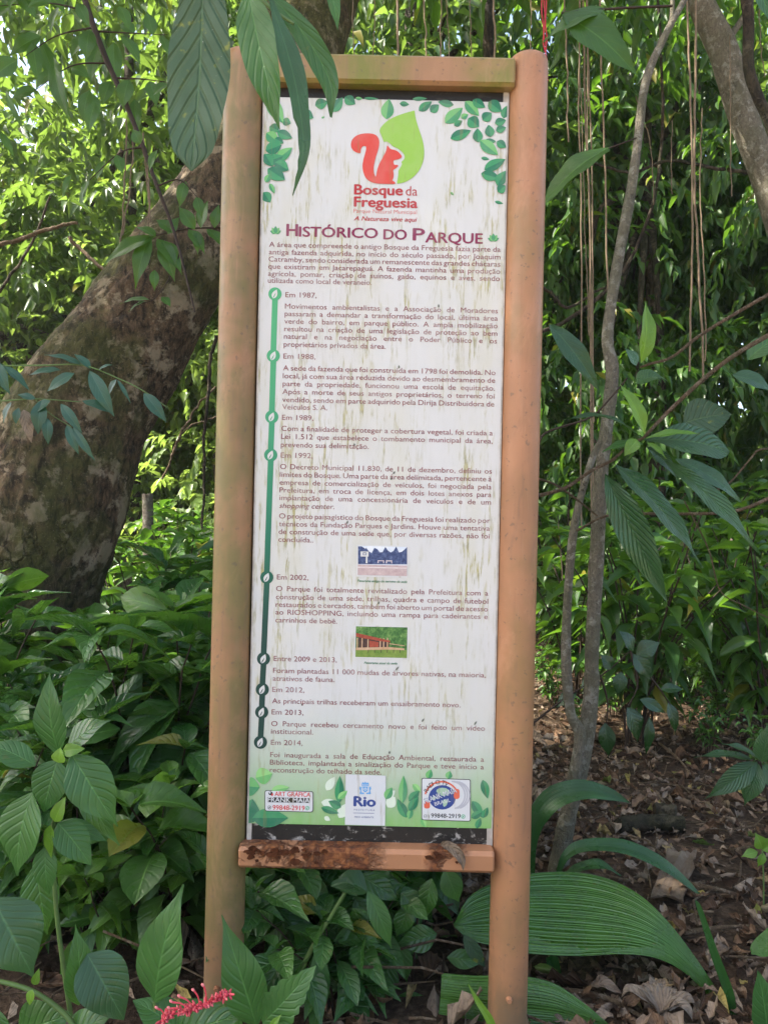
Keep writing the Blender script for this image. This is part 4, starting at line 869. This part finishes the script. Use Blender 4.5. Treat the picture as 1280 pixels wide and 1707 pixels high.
# --- right: forked sapling
t=thing('forked_sapling','pale forked sapling rising right of the sign from a shared foot','tree')
mb=MB(); d=2.25
w=smooth_path([P(*p,d+e) for *p,e in ((918,1530,0),(930,1450,0),(945,1365,0),(972,1260,0),(985,1150,0),(986,1090,0),(993,950,.02),(1001,800,.03),(1012,700,.04),(1020,620,.05),(1012,560,.06),(1027,450,.08),(1050,325,.1),(1062,240,.12),(1076,135,.14),(1110,55,.16),(1150,-20,.2),(1190,-120,.25))],90)
tube(mb,w,np.interp(np.linspace(0,1,90),[0,.1,.2,.5,.8,1],[.031,.027,.023,.020,.014,.008]),14,0,lambda a,b:1+.05*np.sin(2*b+40*a)+.04*np.sin(a*130)); mb.obj('trunk',M['bark_pale'],t)
mb=MB(); w=smooth_path([P(*p,d-.03) for p in ((951,1345),(957,1290),(966,1225),(950,1185),(943,1090),(948,960),(960,860),(985,770),(1000,735))],50)
tube(mb,w,np.linspace(.020,.009,50),12,0,lambda a,b:1+.07*np.sin(2*b+30*a)); mb.obj('trunk',M['bark_pale'],t)
mb=MB(); tube(mb,smooth_path([P(*p,2.5) for p in ((1110,55),(1120,20),(1118,-60))],12),.008,8); mb.obj('branch',M['bark_pale'],t)
# --- slanting pale tree upper right and the dark vine
mb=MB(); d=3.5; top=[(1120,-260),(1140,-120),(1166,0),(1205,85),(1240,200),(1285,320),(1330,470),(1370,700),(1385,960),(1390,1240)]
t=thing('slanting_tree','smooth pale grey trunk slanting down across the upper right corner','tree')
tube(mb,smooth_path([P(*p,d) for p in top],60),np.linspace(.05,.085,60),18,0,lambda a,b:1+.05*np.sin(2*b+20*a)); mb.obj('trunk',M['bark_pale'],t)
twig(t,'bark_pale',[(1205,75),(1228,45),(1248,10),(1265,-60)],[.018,.012],3.5,'branch')
cb,cc=crown_mesh(61,24,12,1.1,.9,.6,.15,.4,.8,.2,.2,.5,8); cb.obj('crown',M['hang'],t,loc=tuple(P(1140,-330,3.6)))
t=thing('dark_vine','dark gnarled vine stem hanging at the top right edge','vine')
twig(t,'bark_dark',[(1230,-60),(1246,20),(1247,110),(1262,160),(1285,215),(1310,330),(1315,600),(1330,1100)],[.024,.02],3.2,'stem',60,10)
# --- hanging aerial roots
GV='aerial roots hanging in front of the forest at right'
VL='thin pale aerial root hanging straight down right of the sign'
def root(pts,r,d,label,mat='root',name='aerial_root',cat='aerial root',group=GV):
    w=smooth_path([P(a,b,d) for a,b in pts],30); w=w+np.cumsum(HR.normal(size=w.shape)*.0018,0); mb=MB(); tube(mb,w,r*.6,6); tag(mb.obj(name,M[mat],None),label,cat,group)
for x0,x1,y1,r,d in ((966,972,880,.006,3.4),(972,983,1010,.008,3.5),(976,988,1120,.006,3.45),(980,992,700,.005,3.4),(968,978,560,.004,3.6)):
    root([(x0,-80),(x0+1,150),((x0+x1)/2+3,420),(x1,y1)],r,d,'one of the bundled aerial roots hanging behind the forked sapling')
for pts,r,d,l in (([(998,-60),(1002,150),(1008,350),(1014,520)],.007,3.3,VL),([(1143,-60),(1148,100),(1154,330),(1149,620)],.007,3.0,'aerial root beside the slanting trunk, reaching the branches'),([(1161,-60),(1160,120),(1159,300),(1168,460),(1176,640)],.008,3.0,'thickest aerial root at right, just beside the slanting trunk'),([(1171,180),(1168,300),(1175,480),(1178,600)],.005,3.2,VL),([(1215,60),(1216,200),(1217,330)],.004,3.4,VL),([(940,-60),(942,100),(946,240)],.006,3.4,'short aerial root hanging near the right post top'),([(1060,160),(1085,250),(1092,340)],.004,3.8,VL),([(1120,200),(1117,300),(1118,330)],.004,3.8,VL),([(1264,0),(1263,130)],.004,3.5,VL)):
    root(pts,r,d,l)
GT='aerial roots hanging above the crossbar'
for i,(x,r,y1) in enumerate(((666,.008,300),(710,.005,200),(737,.004,200),(747,.003,160),(824,.007,250),(887,.003,200),(625,.003,190),(787,.003,150),(590,.003,160))):
    root([(x-4,-80),(x-2,20),(x+1,100),(x+2,y1)],r,3.0,'thickest aerial root hanging above the crossbar' if i==0 else 'light brown aerial root above the right end of the crossbar' if i==4 else 'fine aerial root hanging down behind the crossbar',group=GT)
GB='aerial roots before the bright trees at left'
for x,x1,y0,y1 in ((212,196,200,420),(225,205,190,400),(240,246,220,370),(236,240,240,390)):
    root([(x,y0),((x+x1)/2+2,(y0+y1)/2),(x1,y1)],.005,2.7,'tan aerial root dangling beside the dark stem at upper left',group=GB)
M['cord']=plain('red_cord',(.45,.03,.05),.6,.3)
mb=MB()
for k in range(3):
    w=smooth_path([P(903+k*2,-60,2.9),P(904+k*3,40,2.9),P(908+k,90,2.9),P(911+k,135,2.9)],24); w[:,0]+=.003*np.sin(np.arange(24)*.9+k*2.1); tube(mb,w,.0028,5)
tag(mb.obj('hanging_rope',M['cord']),'thin twisted red rope hanging above the right post','rope')

# --- right: branches with big ribbed leaves near the viewer
t=thing('leafy_branch','near branch with large ribbed leaves and two lime young ones right of the sign','branch')
d=1.75
twig(t,'twig',[(880,830),(915,822),(945,812),(985,785),(1020,767),(1045,745),(1073,729)],[.005,.004,.003],d)
twig(t,'twig',[(893,797),(925,808),(960,832),(995,860)],[.0035,.002],1.85); 
twig(t,'twig',[(1073,729),(1095,705),(1130,670),(1180,625),(1230,588),(1300,548)],[.004,.006],d)
leaves(t,'ribbed',[(1074,733,1216,752,98,dict(kind='obov',arch=.06,roll=-.3,tilt=.4,fold=.15,nl=26,nw=12)),(1066,728,938,700,42,dict(kind='lance',arch=.14,tilt=.7)),(1108,768,1266,925,42,dict(kind='acum',arch=.06)),(1022,772,1171,947,60,dict(kind='acum',arch=.05)),(1008,790,1111,1003,54,dict(kind='lance',roll=.6,fold=.6,arch=.04)),(1060,640,1113,636,58,dict(kind='ovate',tilt=.5,arch=.2,d=1.8)),(1073,740,1003,754,36,dict(kind='ovate',tilt=.7,mat='near')),(1078,745,1130,800,30,dict(kind='acum',d=1.8))],d)
leaves(t,'grey',[(1138,705,1218,690,68,dict(kind='ovate',d=1.95,mat='old')),(915,540,998,652,38,dict(kind='lance',d=1.95)),(1125,765,1235,838,34,dict(kind='lance',d=1.95)),(1060,610,1040,580,30,dict(d=1.85)),(1220,625,1290,655,40,dict(d=1.9)),(1245,600,1300,560,40,dict(d=1.8,mat='near'))],1.95)
leaves(t,'young',[(1074,724,1032,640,28,dict(kind='lance',fold=.5)),(1076,731,1166,724,15,dict(kind='lance',fold=.5)),(1067,606,1074,502,34,dict(kind='lance',fold=.5,roll=.5)),(1062,733,1040,760,24,dict(kind='ovate')),(1078,738,1110,765,14,dict()),],1.72)
twig(t,'twig',[(1067,612),(1085,606),(1120,595),(1165,560),(1230,520),(1300,480)],[.003,.005],1.85)
twig(t,'twig',[(960,885),(1020,858),(1130,857),(1225,852),(1300,822)],[.003,.005],1.95); twig(t,'stem_dark',[(893,755),(905,725),(935,712),(985,695),(1020,660),(1045,630)],[.004,.002],1.95)
twig(t,'twig',[(1185,820),(1215,805),(1250,765),(1265,750),(1300,748)],[.002,.003],2.0); twig(t,'twig',[(1140,835),(1180,915),(1200,985),(1240,1010),(1300,1040)],[.002,.0015],2.0)
t=thing('leafy_branch','two large dark leaves on a twig beside the right post top','branch')
leaves(t,'hang',[(935,22,1066,132,62,dict(kind='acum',roll=.5)),(1010,14,905,70,40,dict()),(1015,246,903,345,62,dict(kind='ovate',d=2.0,tilt=.6))],1.8); twig(t,'stem_dark',[(1120,10),(1030,14),(935,22)],.003,1.8); twig(t,'stem_dark',[(1060,230),(1012,248)],.002,2.0)
t=thing('leafy_branch','big green leaf entering at the top right corner','branch'); leaves(t,'near',[(1230,-60,1285,45,70,dict(kind='ovate'))],1.9); twig(t,'twig',[(1200,-100),(1230,-60)],.003,1.9)

# --- right: shrub sprig over the litter and dangling dark leaves
t=thing('leafy_shrub','small plant with five pointed ribbed leaves at the right edge above the litter','shrub')
leaves(t,'ribbed',[(1258,1268,1157,1263,28,dict(tilt=.7)),(1262,1264,1202,1240,24,dict(tilt=.7)),(1262,1270,1174,1332,36),(1264,1274,1240,1343,38),(1268,1270,1278,1205,42),(1270,1275,1300,1320,40)],2.15); twig(t,'stem_dark',[(1300,1480),(1285,1370),(1266,1270)],.004,2.2,'stem')
t=thing('leafy_branch','dark glossy leaves dangling on thin twigs behind the forked sapling','branch')
for pts in ([(880,1212),(940,1165),(1010,1120),(1050,1085)],[(1050,1085),(1062,1140),(1045,1180)],[(1060,1100),(1100,1150),(1120,1180)],[(1000,1125),(1012,1170),(1010,1210)]): twig(t,'stem_dark',pts,[.005,.002],2.75,n=12,seg=6)
leaves(t,'dark',[(1045,1178,1062,1238,38),(1008,1205,1014,1262,28),(1082,1195,1075,1260,18),(1066,1165,1110,1190,20),(1035,1120,1028,1160,24),(1055,1090,1085,1135,28),(1000,1128,965,1150,26),(960,1155,925,1180,24),(1020,1115,1000,1090,24),(1112,1170,1125,1225,22),(1100,1150,1140,1150,22),(1055,1085,1030,1050,30),(1060,1090,1100,1070,30)],2.75)

# --- pleated broad leaf and straps at the lower right
def blade(mb,upper,lower,d0,bulge,dtop,ribs,amp,nl=60,nw=72):
    t=np.linspace(0,1,nl+1); s=np.linspace(0,1,nw+1)
    U_=smooth_path([P(a,b,d0) for a,b in upper],nl+1); L_=smooth_path([P(a,b,d0) for a,b in lower],nl+1)
    V=U_[:,None]*(1-s)[None,:,None]+L_[:,None]*s[None,:,None]
    wid_=np.linalg.norm(U_-L_,axis=1); wn=wid_/wid_.max()
    eye=np.array([0,0,CAM_H]); V=eye+(V-eye)*(1+(dtop*(1-s)[None]*wn[:,None])/d0)[...,None]
    V[...,1]+=(-bulge*np.sin(np.pi*s)[None])*wn[:,None]+amp*np.sin(2*np.pi*ribs*s)[None]*wn[:,None]**.6
    V[...,2]+=amp*.5*np.sin(2*np.pi*ribs*s)[None]*wn[:,None]**.6
    U=np.stack(np.broadcast_arrays(s[None],t[:,None]),-1).reshape(-1,2); i=np.arange(nl)[:,None]*(nw+1)+np.arange(nw)[None]
    mb.add(V.reshape(-1,3),np.stack([i,i+nw+1,i+nw+2,i+1],-1).reshape(-1,4),U)
t=thing('pleated_plant','palm like plant with a huge arching pleated leaf behind the right post','plant')
mb=MB(); blade(mb,[(756,1541),(785,1492),(850,1463),(930,1453),(1000,1461),(1060,1488),(1110,1533),(1160,1598),(1200,1660),(1230,1718)],[(757,1545),(785,1567),(830,1578),(880,1589),(960,1593),(1030,1590),(1090,1596),(1140,1621),(1185,1667),(1228,1720)],1.66,.05,.24,19,.0024); mb.obj('leaf',M['palm'],t)
mb=MB(); blade(mb,[(736,1622),(790,1626),(860,1626),(920,1638),(970,1670),(1015,1708)],[(731,1690),(790,1700),(860,1712),(920,1715),(970,1714),(1013,1711)],1.53,.012,.05,19,.0018); mb.obj('leaf',M['palm'],t)
z=1.75/F; mb=MB(); strap(mb,[P(918,1592,1.74),P(925,1640,1.74),P(925,1720,1.72),(P(925,1720,1.72)*[1,1,0])],[20*z,22*z,22*z,18*z],.1,0,.9,0); mb.obj('petiole',M['strap'],t)
def straps(t,pts,w,d,tilt=.5,roll=0,fold=.3,mat='strap'):
    mb=MB(); strap(mb,[P(a,b,d) for a,b in pts],[x*d/F for x in w],tilt,roll,fold,.004,26,8); return mb.obj('leaf',M[mat],t)
straps(t,[(1225,1720),(1215,1660),(1190,1590),(1165,1515),(1158,1500)],[10,16,14,8,1],1.6,.1)
t=thing('strap_leaved_plant','strap leaves arching around the foot of the forked sapling','plant')
straps(t,[(886,1560),(887,1470),(886,1405),(897,1360),(925,1330),(970,1317),(1015,1324),(1048,1338)],[6,6,16,32,38,36,22,1],2.12,.6,.2)
straps(t,[(925,1470),(942,1428),(975,1411),(1040,1413),(1100,1440),(1150,1478),(1165,1490)],[4,14,24,30,26,16,1],2.0,.7,.1)
straps(t,[(930,1480),(960,1450),(1000,1442),(1035,1460)],[6,20,24,1],2.1,.8)
t=thing('grass_blade','single lime green blade crossing the foot of the right post','plant'); straps(t,[(828,1740),(815,1700),(795,1668),(780,1640)],[14,14,9,1],1.36,.2,.3,.4,'young')
t=thing('seedling','small pale green seedling in the litter at the right edge','plant'); leaves(t,'young',[(1270,1415,1258,1388,24),(1270,1418,1300,1395,24),(1262,1420,1235,1428,16),(1272,1422,1262,1445,14)],2.0); twig(t,'stem_green',[(1270,1416),(1272,1470),(1272,1520)],.002,2.0,'stem')
t=thing('seedling','single upright yellow green leaf at the lower right edge','plant'); leaves(t,'near',[(1278,1720,1262,1618,52,dict(kind='ovate',arch=.05))],1.5); twig(t,'stem_green',[(1278,1720),(1280,1790)],.002,1.5,'stem')
t=thing('seedling','pleated leaf tip poking in at the right edge','plant'); straps(t,[(1330,1560),(1300,1565),(1262,1582),(1252,1590)],[50,46,24,2],1.6,.4,0,.2,'palm'); twig(t,'stem_green',[(1330,1560),(1335,1740)],.003,1.6,'stem')

# --- lower left: nearest plants
t=thing('broad_leaved_plant','rosette of broad fresh leaves at the left edge, mid height','plant')
leaves(t,'near',[(99,1258,84,1118,60,dict(kind='acum',tilt=.2,d=1.38)),(119,1256,197,1378,74,dict(kind='acum')),(97,1266,74,1354,62,dict(kind='ovate')),(55,1320,30,1460,86,dict(kind='acum')),(60,1276,-25,1238,44,dict()),(97,1372,152,1442,54,dict(kind='ovate')),(76,1412,82,1492,40,dict(kind='ovate')),(100,1370,178,1402,30,dict(kind='lance',d=1.4)),(130,1300,200,1410,40,dict(d=1.45,mat='shrub')),(110,1250,185,1200,60,dict(d=1.45,mat='shrub')),(60,1440,80,1560,60,dict(d=1.45,mat='shrub'))],1.33,fold=.2)
leaves(t,'young',[(100,1272,102,1246,28,dict(kind='ovate')),(105,1252,142,1248,22,dict(kind='ovate')),(92,1370,110,1328,24,dict(kind='ovate')),(85,1375,87,1430,22,dict(kind='ovate'))],1.32)
twig(t,'stem_green',[(104,1258),(100,1320),(90,1380),(95,1520),(120,1700),(140,1800)],[.003,.005],1.36,'stem')
t=thing('broad_leaved_plant','cluster of large leaves in the bottom left corner beside the red flower','plant')
leaves(t,'near',[(-12,1496,57,1630,104,dict(kind='acum',mat='grey')),(132,1676,126,1540,52,dict(kind='acum',roll=.7)),(146,1590,207,1700,84,dict(kind='ovate',mat='grey')),(258,1672,306,1474,86,dict(kind='acum',tilt=.15)),(428,1712,370,1525,70,dict(kind='acum',tilt=.15)),(438,1706,527,1610,66,dict(kind='ovate',bite=lambda t,s:1-.16*(np.abs(np.sin(t*23+s))>.75)*(np.abs(s)>.5))),(300,1722,222,1668,66,dict(kind='ovate',roll=.5)),(285,1730,405,1690,74,dict(kind='ovate',mat='shrub')),(400,1740,300,1665,70,dict(kind='ovate',mat='shrub',d=1.3)),(-10,1680,12,1760,50,dict(mat='shrub')),(30,1720,120,1690,80,dict(kind='ovate',mat='shrub',d=1.3)),(110,1735,190,1690,60,dict(mat='shrub'))],1.2,fold=.2)
leaves(t,'young',[(58,1642,66,1614,14,dict(kind='ovate')),(55,1650,50,1676,16,dict(kind='ovate')),(450,1716,470,1690,12,dict())],1.18)
twig(t,'stem_green',[(-40,1630),(10,1638),(60,1655),(110,1692),(135,1730)],[.0035,.0045],1.2,'stem'); twig(t,'stem_green',[(258,1670),(262,1740),(275,1900)],[.003,.004],1.2,'stem'); twig(t,'stem_green',[(430,1710),(435,1760),(430,1900)],[.003,.004],1.2,'stem')
# red flower spike
n=NT('coral_red_petal'); M['petal']=n.done(n.bsdf(n.ramp(n.a('ShaderNodeNewGeometry').outputs['Random Per Island'],[(0,(.42,.03,.05)),(.6,(.66,.06,.09)),(1,(.8,.22,.22))]),.5,.4,None,**{'Subsurface Weight':.2}))
t=thing('red_flower','coral red flower spike lying over the leaves at the bottom left','flower')
ax=smooth_path([P(a,b,1.14) for a,b in ((255,1740),(272,1698),(300,1688),(340,1674),(386,1656))],50)
mb=MB(); tube(mb,ax,.0016,6); mb.obj('stalk',M['petal'],t)
mb=MB(); fr=random.Random(3)
for i in range(240):
    u=fr.uniform(.22,1); 
    if .42<u<.50 : continue
    p=ax[int(u*49)]; dv=norm(np.array([fr.gauss(.2,.6),fr.gauss(-.2,.8),fr.gauss(.15,.8)])); l=fr.uniform(.005,.012)
    tube(mb,[p,p+dv*l*.6,p+dv*l],[.0013,.0021,.0010],5)
mb.obj('floret',M['petal'],t)['kind']='stuff'
for i,(u,dx,dz) in enumerate(((.62,-.026,.014),(.66,-.02,.020),(.72,-.008,.026),(.78,-.003,.030),(.55,-.018,.008),(.30,-.010,.016))):
    p=ax[int(u*49)]; mb=MB(); e=p+np.array([dx,-.005,dz]); tube(mb,smooth_path([p,(p+e)/2+np.array([.001,0,.003]),e],8),np.linspace(.0009,.0016,8),6); tube(mb,[e,e+np.array([-.002,0,.002]),e+np.array([-.004,0,.003])],[.0016,.0024,.0008],7); mb.obj('blossom',M['petal'],t)

# --- under the board
t=thing('broad_leaved_plant','light green stemmed plant with folded leaves rising under the board','plant')
twig(t,'stem_green',[(470,1730),(495,1640),(520,1580),(550,1530),(575,1488)],[.0055,.0045,.0035],1.50,'stem')
leaves(t,'near',[(612,1486,552,1478,56,dict(kind='ovate',tilt=.8,arch=.2,fold=.4,mat='grey')),(612,1484,653,1582,34,dict(kind='acum',arch=.1)),(528,1578,540,1692,32,dict(kind='acum',fold=.4)),(575,1488,580,1462,50,dict(kind='ovate',mat='grey'))],1.5)
twig(t,'stem_green',[(522,1575),(530,1576),(534,1588)],.0018,1.49)
t=thing('broad_leaved_plant','dim wide leaves spreading low between the two posts','plant')
leaves(t,'shrub',[(548,1490,480,1468,40),(404,1492,460,1484,34),(470,1503,455,1584,42),(588,1494,630,1558,36),(555,1520,580,1592,62),(720,1464,709,1532,35),(728,1556,660,1574,42),(668,1568,678,1638,32),(682,1508,660,1562,34),(668,1488,705,1522,38),(598,1458,667,1504,38),(644,1650,548,1682,64),(575,1588,622,1652,42),(650,1600,634,1668,46),(706,1660,640,1694,40),(745,1596,806,1606,30),(480,1530,435,1560,44),(500,1600,450,1650,50),(560,1690,500,1720,50),(620,1700,690,1725,50),(540,1600,520,1650,40),(460,1460,420,1450,30)],1.66,kind='acum')
leaves(t,'young',[(772,1558,808,1612,24,dict(kind='lance',mat='old')),(742,1448,764,1503,38,dict(kind='lance',mat='near'))],1.62)
for p in ([(700,1480),(690,1600),(680,1760)],[(560,1500),(590,1620),(600,1760)],[(470,1510),(480,1640),(480,1760)],[(740,1590),(730,1700),(725,1780)]): twig(t,'stem_dark',p,.003,1.7,'stem')

# --- things lying on the litter
def lying(name,label,cat,pts,r,mat,wobk=.08):
    mb=MB(); w=smooth_path(pts,26); tube(mb,w,r,9,0,lambda a,b:1+wobk*np.sin(2*b+21*a)+wobk*np.sin(3*b-13*a)); return tag(mb.obj(name,M[mat]),label,cat)
def G(px,py,h=.012):
    d=CAM_H*F/(py-853.5)*(1-h/CAM_H); p=P(px,py,d); return p
lying('fallen_log','short dark rotting log lying in the litter at mid right','log',[G(1030,1376,.02),G(1080,1370,.02),G(1140,1374,.02)],[.026]*26,'bark_dark'); lying('fallen_log','stubby brown log end beside the dark log','log',[G(1090,1352,.02),G(1110,1353,.02),G(1126,1356,.02)],[.028]*26,'bark_dark')
M['litter_twig']=M['twig']
for i,(pts,r,l) in enumerate((([(880,1415),(920,1402),(960,1390)],.008,'pale stick just right of the right post'),([(965,1440),(1010,1460),(1060,1470)],.008,'tan stick behind the arching strap leaf'),([(1150,1475),(1190,1482),(1225,1490)],.009,'tan stick at the right of the bark slab'),([(930,1650),(1000,1660),(1060,1690),(1110,1730)],.006,'long thin curved stick at the bottom right'),([(1140,1555),(1210,1545),(1290,1545)],.006,'dark straight twig near the right edge'),([(1060,1410),(1075,1440),(1085,1480)],.005,'short brown twig leaning by the bark slab'),([(1225,1480),(1232,1460),(1235,1430)],.005,'forked brown twig near the seedling'),([(1100,1240),(1130,1265),(1150,1290)],.006,'thin twig in the lit litter'))):
    lying('fallen_stick',l,'stick',[G(*p,.015+.01*(k%2)) for k,p in enumerate(pts)],np.linspace(r,r*.5,26),'twig')['group']='sticks lying in the leaf litter'
# bark slab
a=[G(1112,1418,.03),G(1136,1424,.035),G(1160,1420,.03),G(1148,1470,.022),G(1137,1504,.012),G(1112,1494,.012),G(1086,1500,.012),G(1098,1455,.022)]; a=np.array(a); mb=MB(); up=np.array([0,-.002,.006]); k=len(a)
b_=np.vstack([a,a[:1]]); aa=np.array([b_[i]*(1-u)+b_[i+1]*u for i in range(len(a)) for u in (0,.2,.4,.6,.8)]); aa=aa+HR.normal(size=aa.shape)*.003; k=len(aa)
mb.add(aa+up,np.arange(k)[::-1]); mb.add(aa,np.arange(k)); mb.add(np.vstack([aa,aa+up]),[(i,(i+1)%k,k+(i+1)%k,k+i) for i in range(k)])
tag(mb.obj('bark_slab',bark('slab_wood',(.25,.18,.125),(.17,.12,.08),(.30,.24,.18),(.2,.16,.11),.8,.1),None,False),'flat grey slab of bark lying in the litter','bark')
# big dead palmate leaf
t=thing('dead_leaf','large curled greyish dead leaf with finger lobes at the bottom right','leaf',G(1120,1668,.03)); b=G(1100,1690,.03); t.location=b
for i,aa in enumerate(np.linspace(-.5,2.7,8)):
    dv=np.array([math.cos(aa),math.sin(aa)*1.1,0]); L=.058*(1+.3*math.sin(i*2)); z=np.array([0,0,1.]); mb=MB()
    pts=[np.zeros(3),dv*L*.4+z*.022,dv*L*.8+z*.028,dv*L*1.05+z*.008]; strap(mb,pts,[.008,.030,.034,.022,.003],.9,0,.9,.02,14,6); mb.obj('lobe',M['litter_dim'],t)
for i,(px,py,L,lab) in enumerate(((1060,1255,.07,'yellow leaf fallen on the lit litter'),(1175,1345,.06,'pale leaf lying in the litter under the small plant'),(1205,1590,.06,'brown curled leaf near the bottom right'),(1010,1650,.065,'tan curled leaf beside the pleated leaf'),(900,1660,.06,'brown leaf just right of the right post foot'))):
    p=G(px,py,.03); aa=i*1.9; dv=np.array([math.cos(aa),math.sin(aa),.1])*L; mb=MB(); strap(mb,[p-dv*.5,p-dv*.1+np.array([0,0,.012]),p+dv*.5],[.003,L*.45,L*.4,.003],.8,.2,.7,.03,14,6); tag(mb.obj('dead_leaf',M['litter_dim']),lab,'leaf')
# curled dead leaf on the lower crossbar
x,_,z=Lc(752,1409); W0=np.array(sign.location)+np.array([x*ca+z*sa,0,-x*sa+z*ca])
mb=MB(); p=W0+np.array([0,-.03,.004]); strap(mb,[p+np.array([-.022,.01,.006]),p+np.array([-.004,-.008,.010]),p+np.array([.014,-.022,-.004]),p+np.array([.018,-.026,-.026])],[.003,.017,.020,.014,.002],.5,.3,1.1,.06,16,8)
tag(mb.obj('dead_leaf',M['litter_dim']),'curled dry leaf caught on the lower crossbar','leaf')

# --- bare branches and lianas crossing the forest behind
for pts,r,d,l in (([(880,470),(920,490),(948,515),(985,490),(1010,480)],.012,4.6,'dark bent branch crossing just right of the right post'),([(815,-60),(812,60),(822,200),(830,420)],.045,5.0,'dark straight trunk behind the right end of the crossbar'),([(1290,300),(1200,285),(1120,270),(1040,290),(960,260)],.012,4.4,'thin dark branch running level through the forest at right'),([(880,560),(950,530),(1040,440),(1090,300),(1100,120),(1090,-60)],.014,4.8,'curved dark liana climbing behind the sapling'),([(-60,420),(40,395),(95,380),(135,372)],.016,4.6,'pale crooked branch across the sunlit leaves at the far left'),([(115,395),(150,430),(195,470),(240,500)],.012,4.4,'thin branch slanting down toward the leaning trunk'),([(-40,520),(10,470),(60,400),(90,330)],.012,4.9,'thin dark branch rising at the left edge above the trunk'),([(360,560),(345,640),(335,760),(330,900)],.010,3.7,'thin dark stem between the leaning trunk and the left post'),([(285,760),(320,690),(352,640)],.008,3.9,'dry brown twig beside the leaning trunk'),([(270,800),(310,715),(365,690)],.006,3.9,'second dry brown twig lower beside the leaning trunk')):
    w=smooth_path([P(a,b,d) for a,b in pts],40); w=w+np.cumsum(HR.normal(size=w.shape)*.003,0); mb=MB(); tube(mb,w,np.linspace(r,r*.6,40),8); tag(mb.obj('bare_branch',M['bark_dark'] if 'dark' in l else M['twig']),l,'branch')
# ------------------------------------------------------------------ haze box added to lift and pale the far trees
mb=MB(); x0,x1,y0,y1,z0,z1=-40,40,-12,40,-1.2,18
mb.add([(x0,y0,z0),(x1,y0,z0),(x1,y1,z0),(x0,y1,z0),(x0,y0,z1),(x1,y0,z1),(x1,y1,z1),(x0,y1,z1)],[(3,2,1,0),(4,5,6,7),(0,1,5,4),(1,2,6,5),(2,3,7,6),(3,0,4,7)])
n=NT('haze_box'); vol=n.a('ShaderNodeVolumePrincipled',{'Color':(.93,.96,.88,1),'Density':.0022,'Anisotropy':.2}); n.t.links.new(vol.outputs[0],n.out.inputs[1])
mb.obj('haze',n.m,None,False)['kind']='stuff'
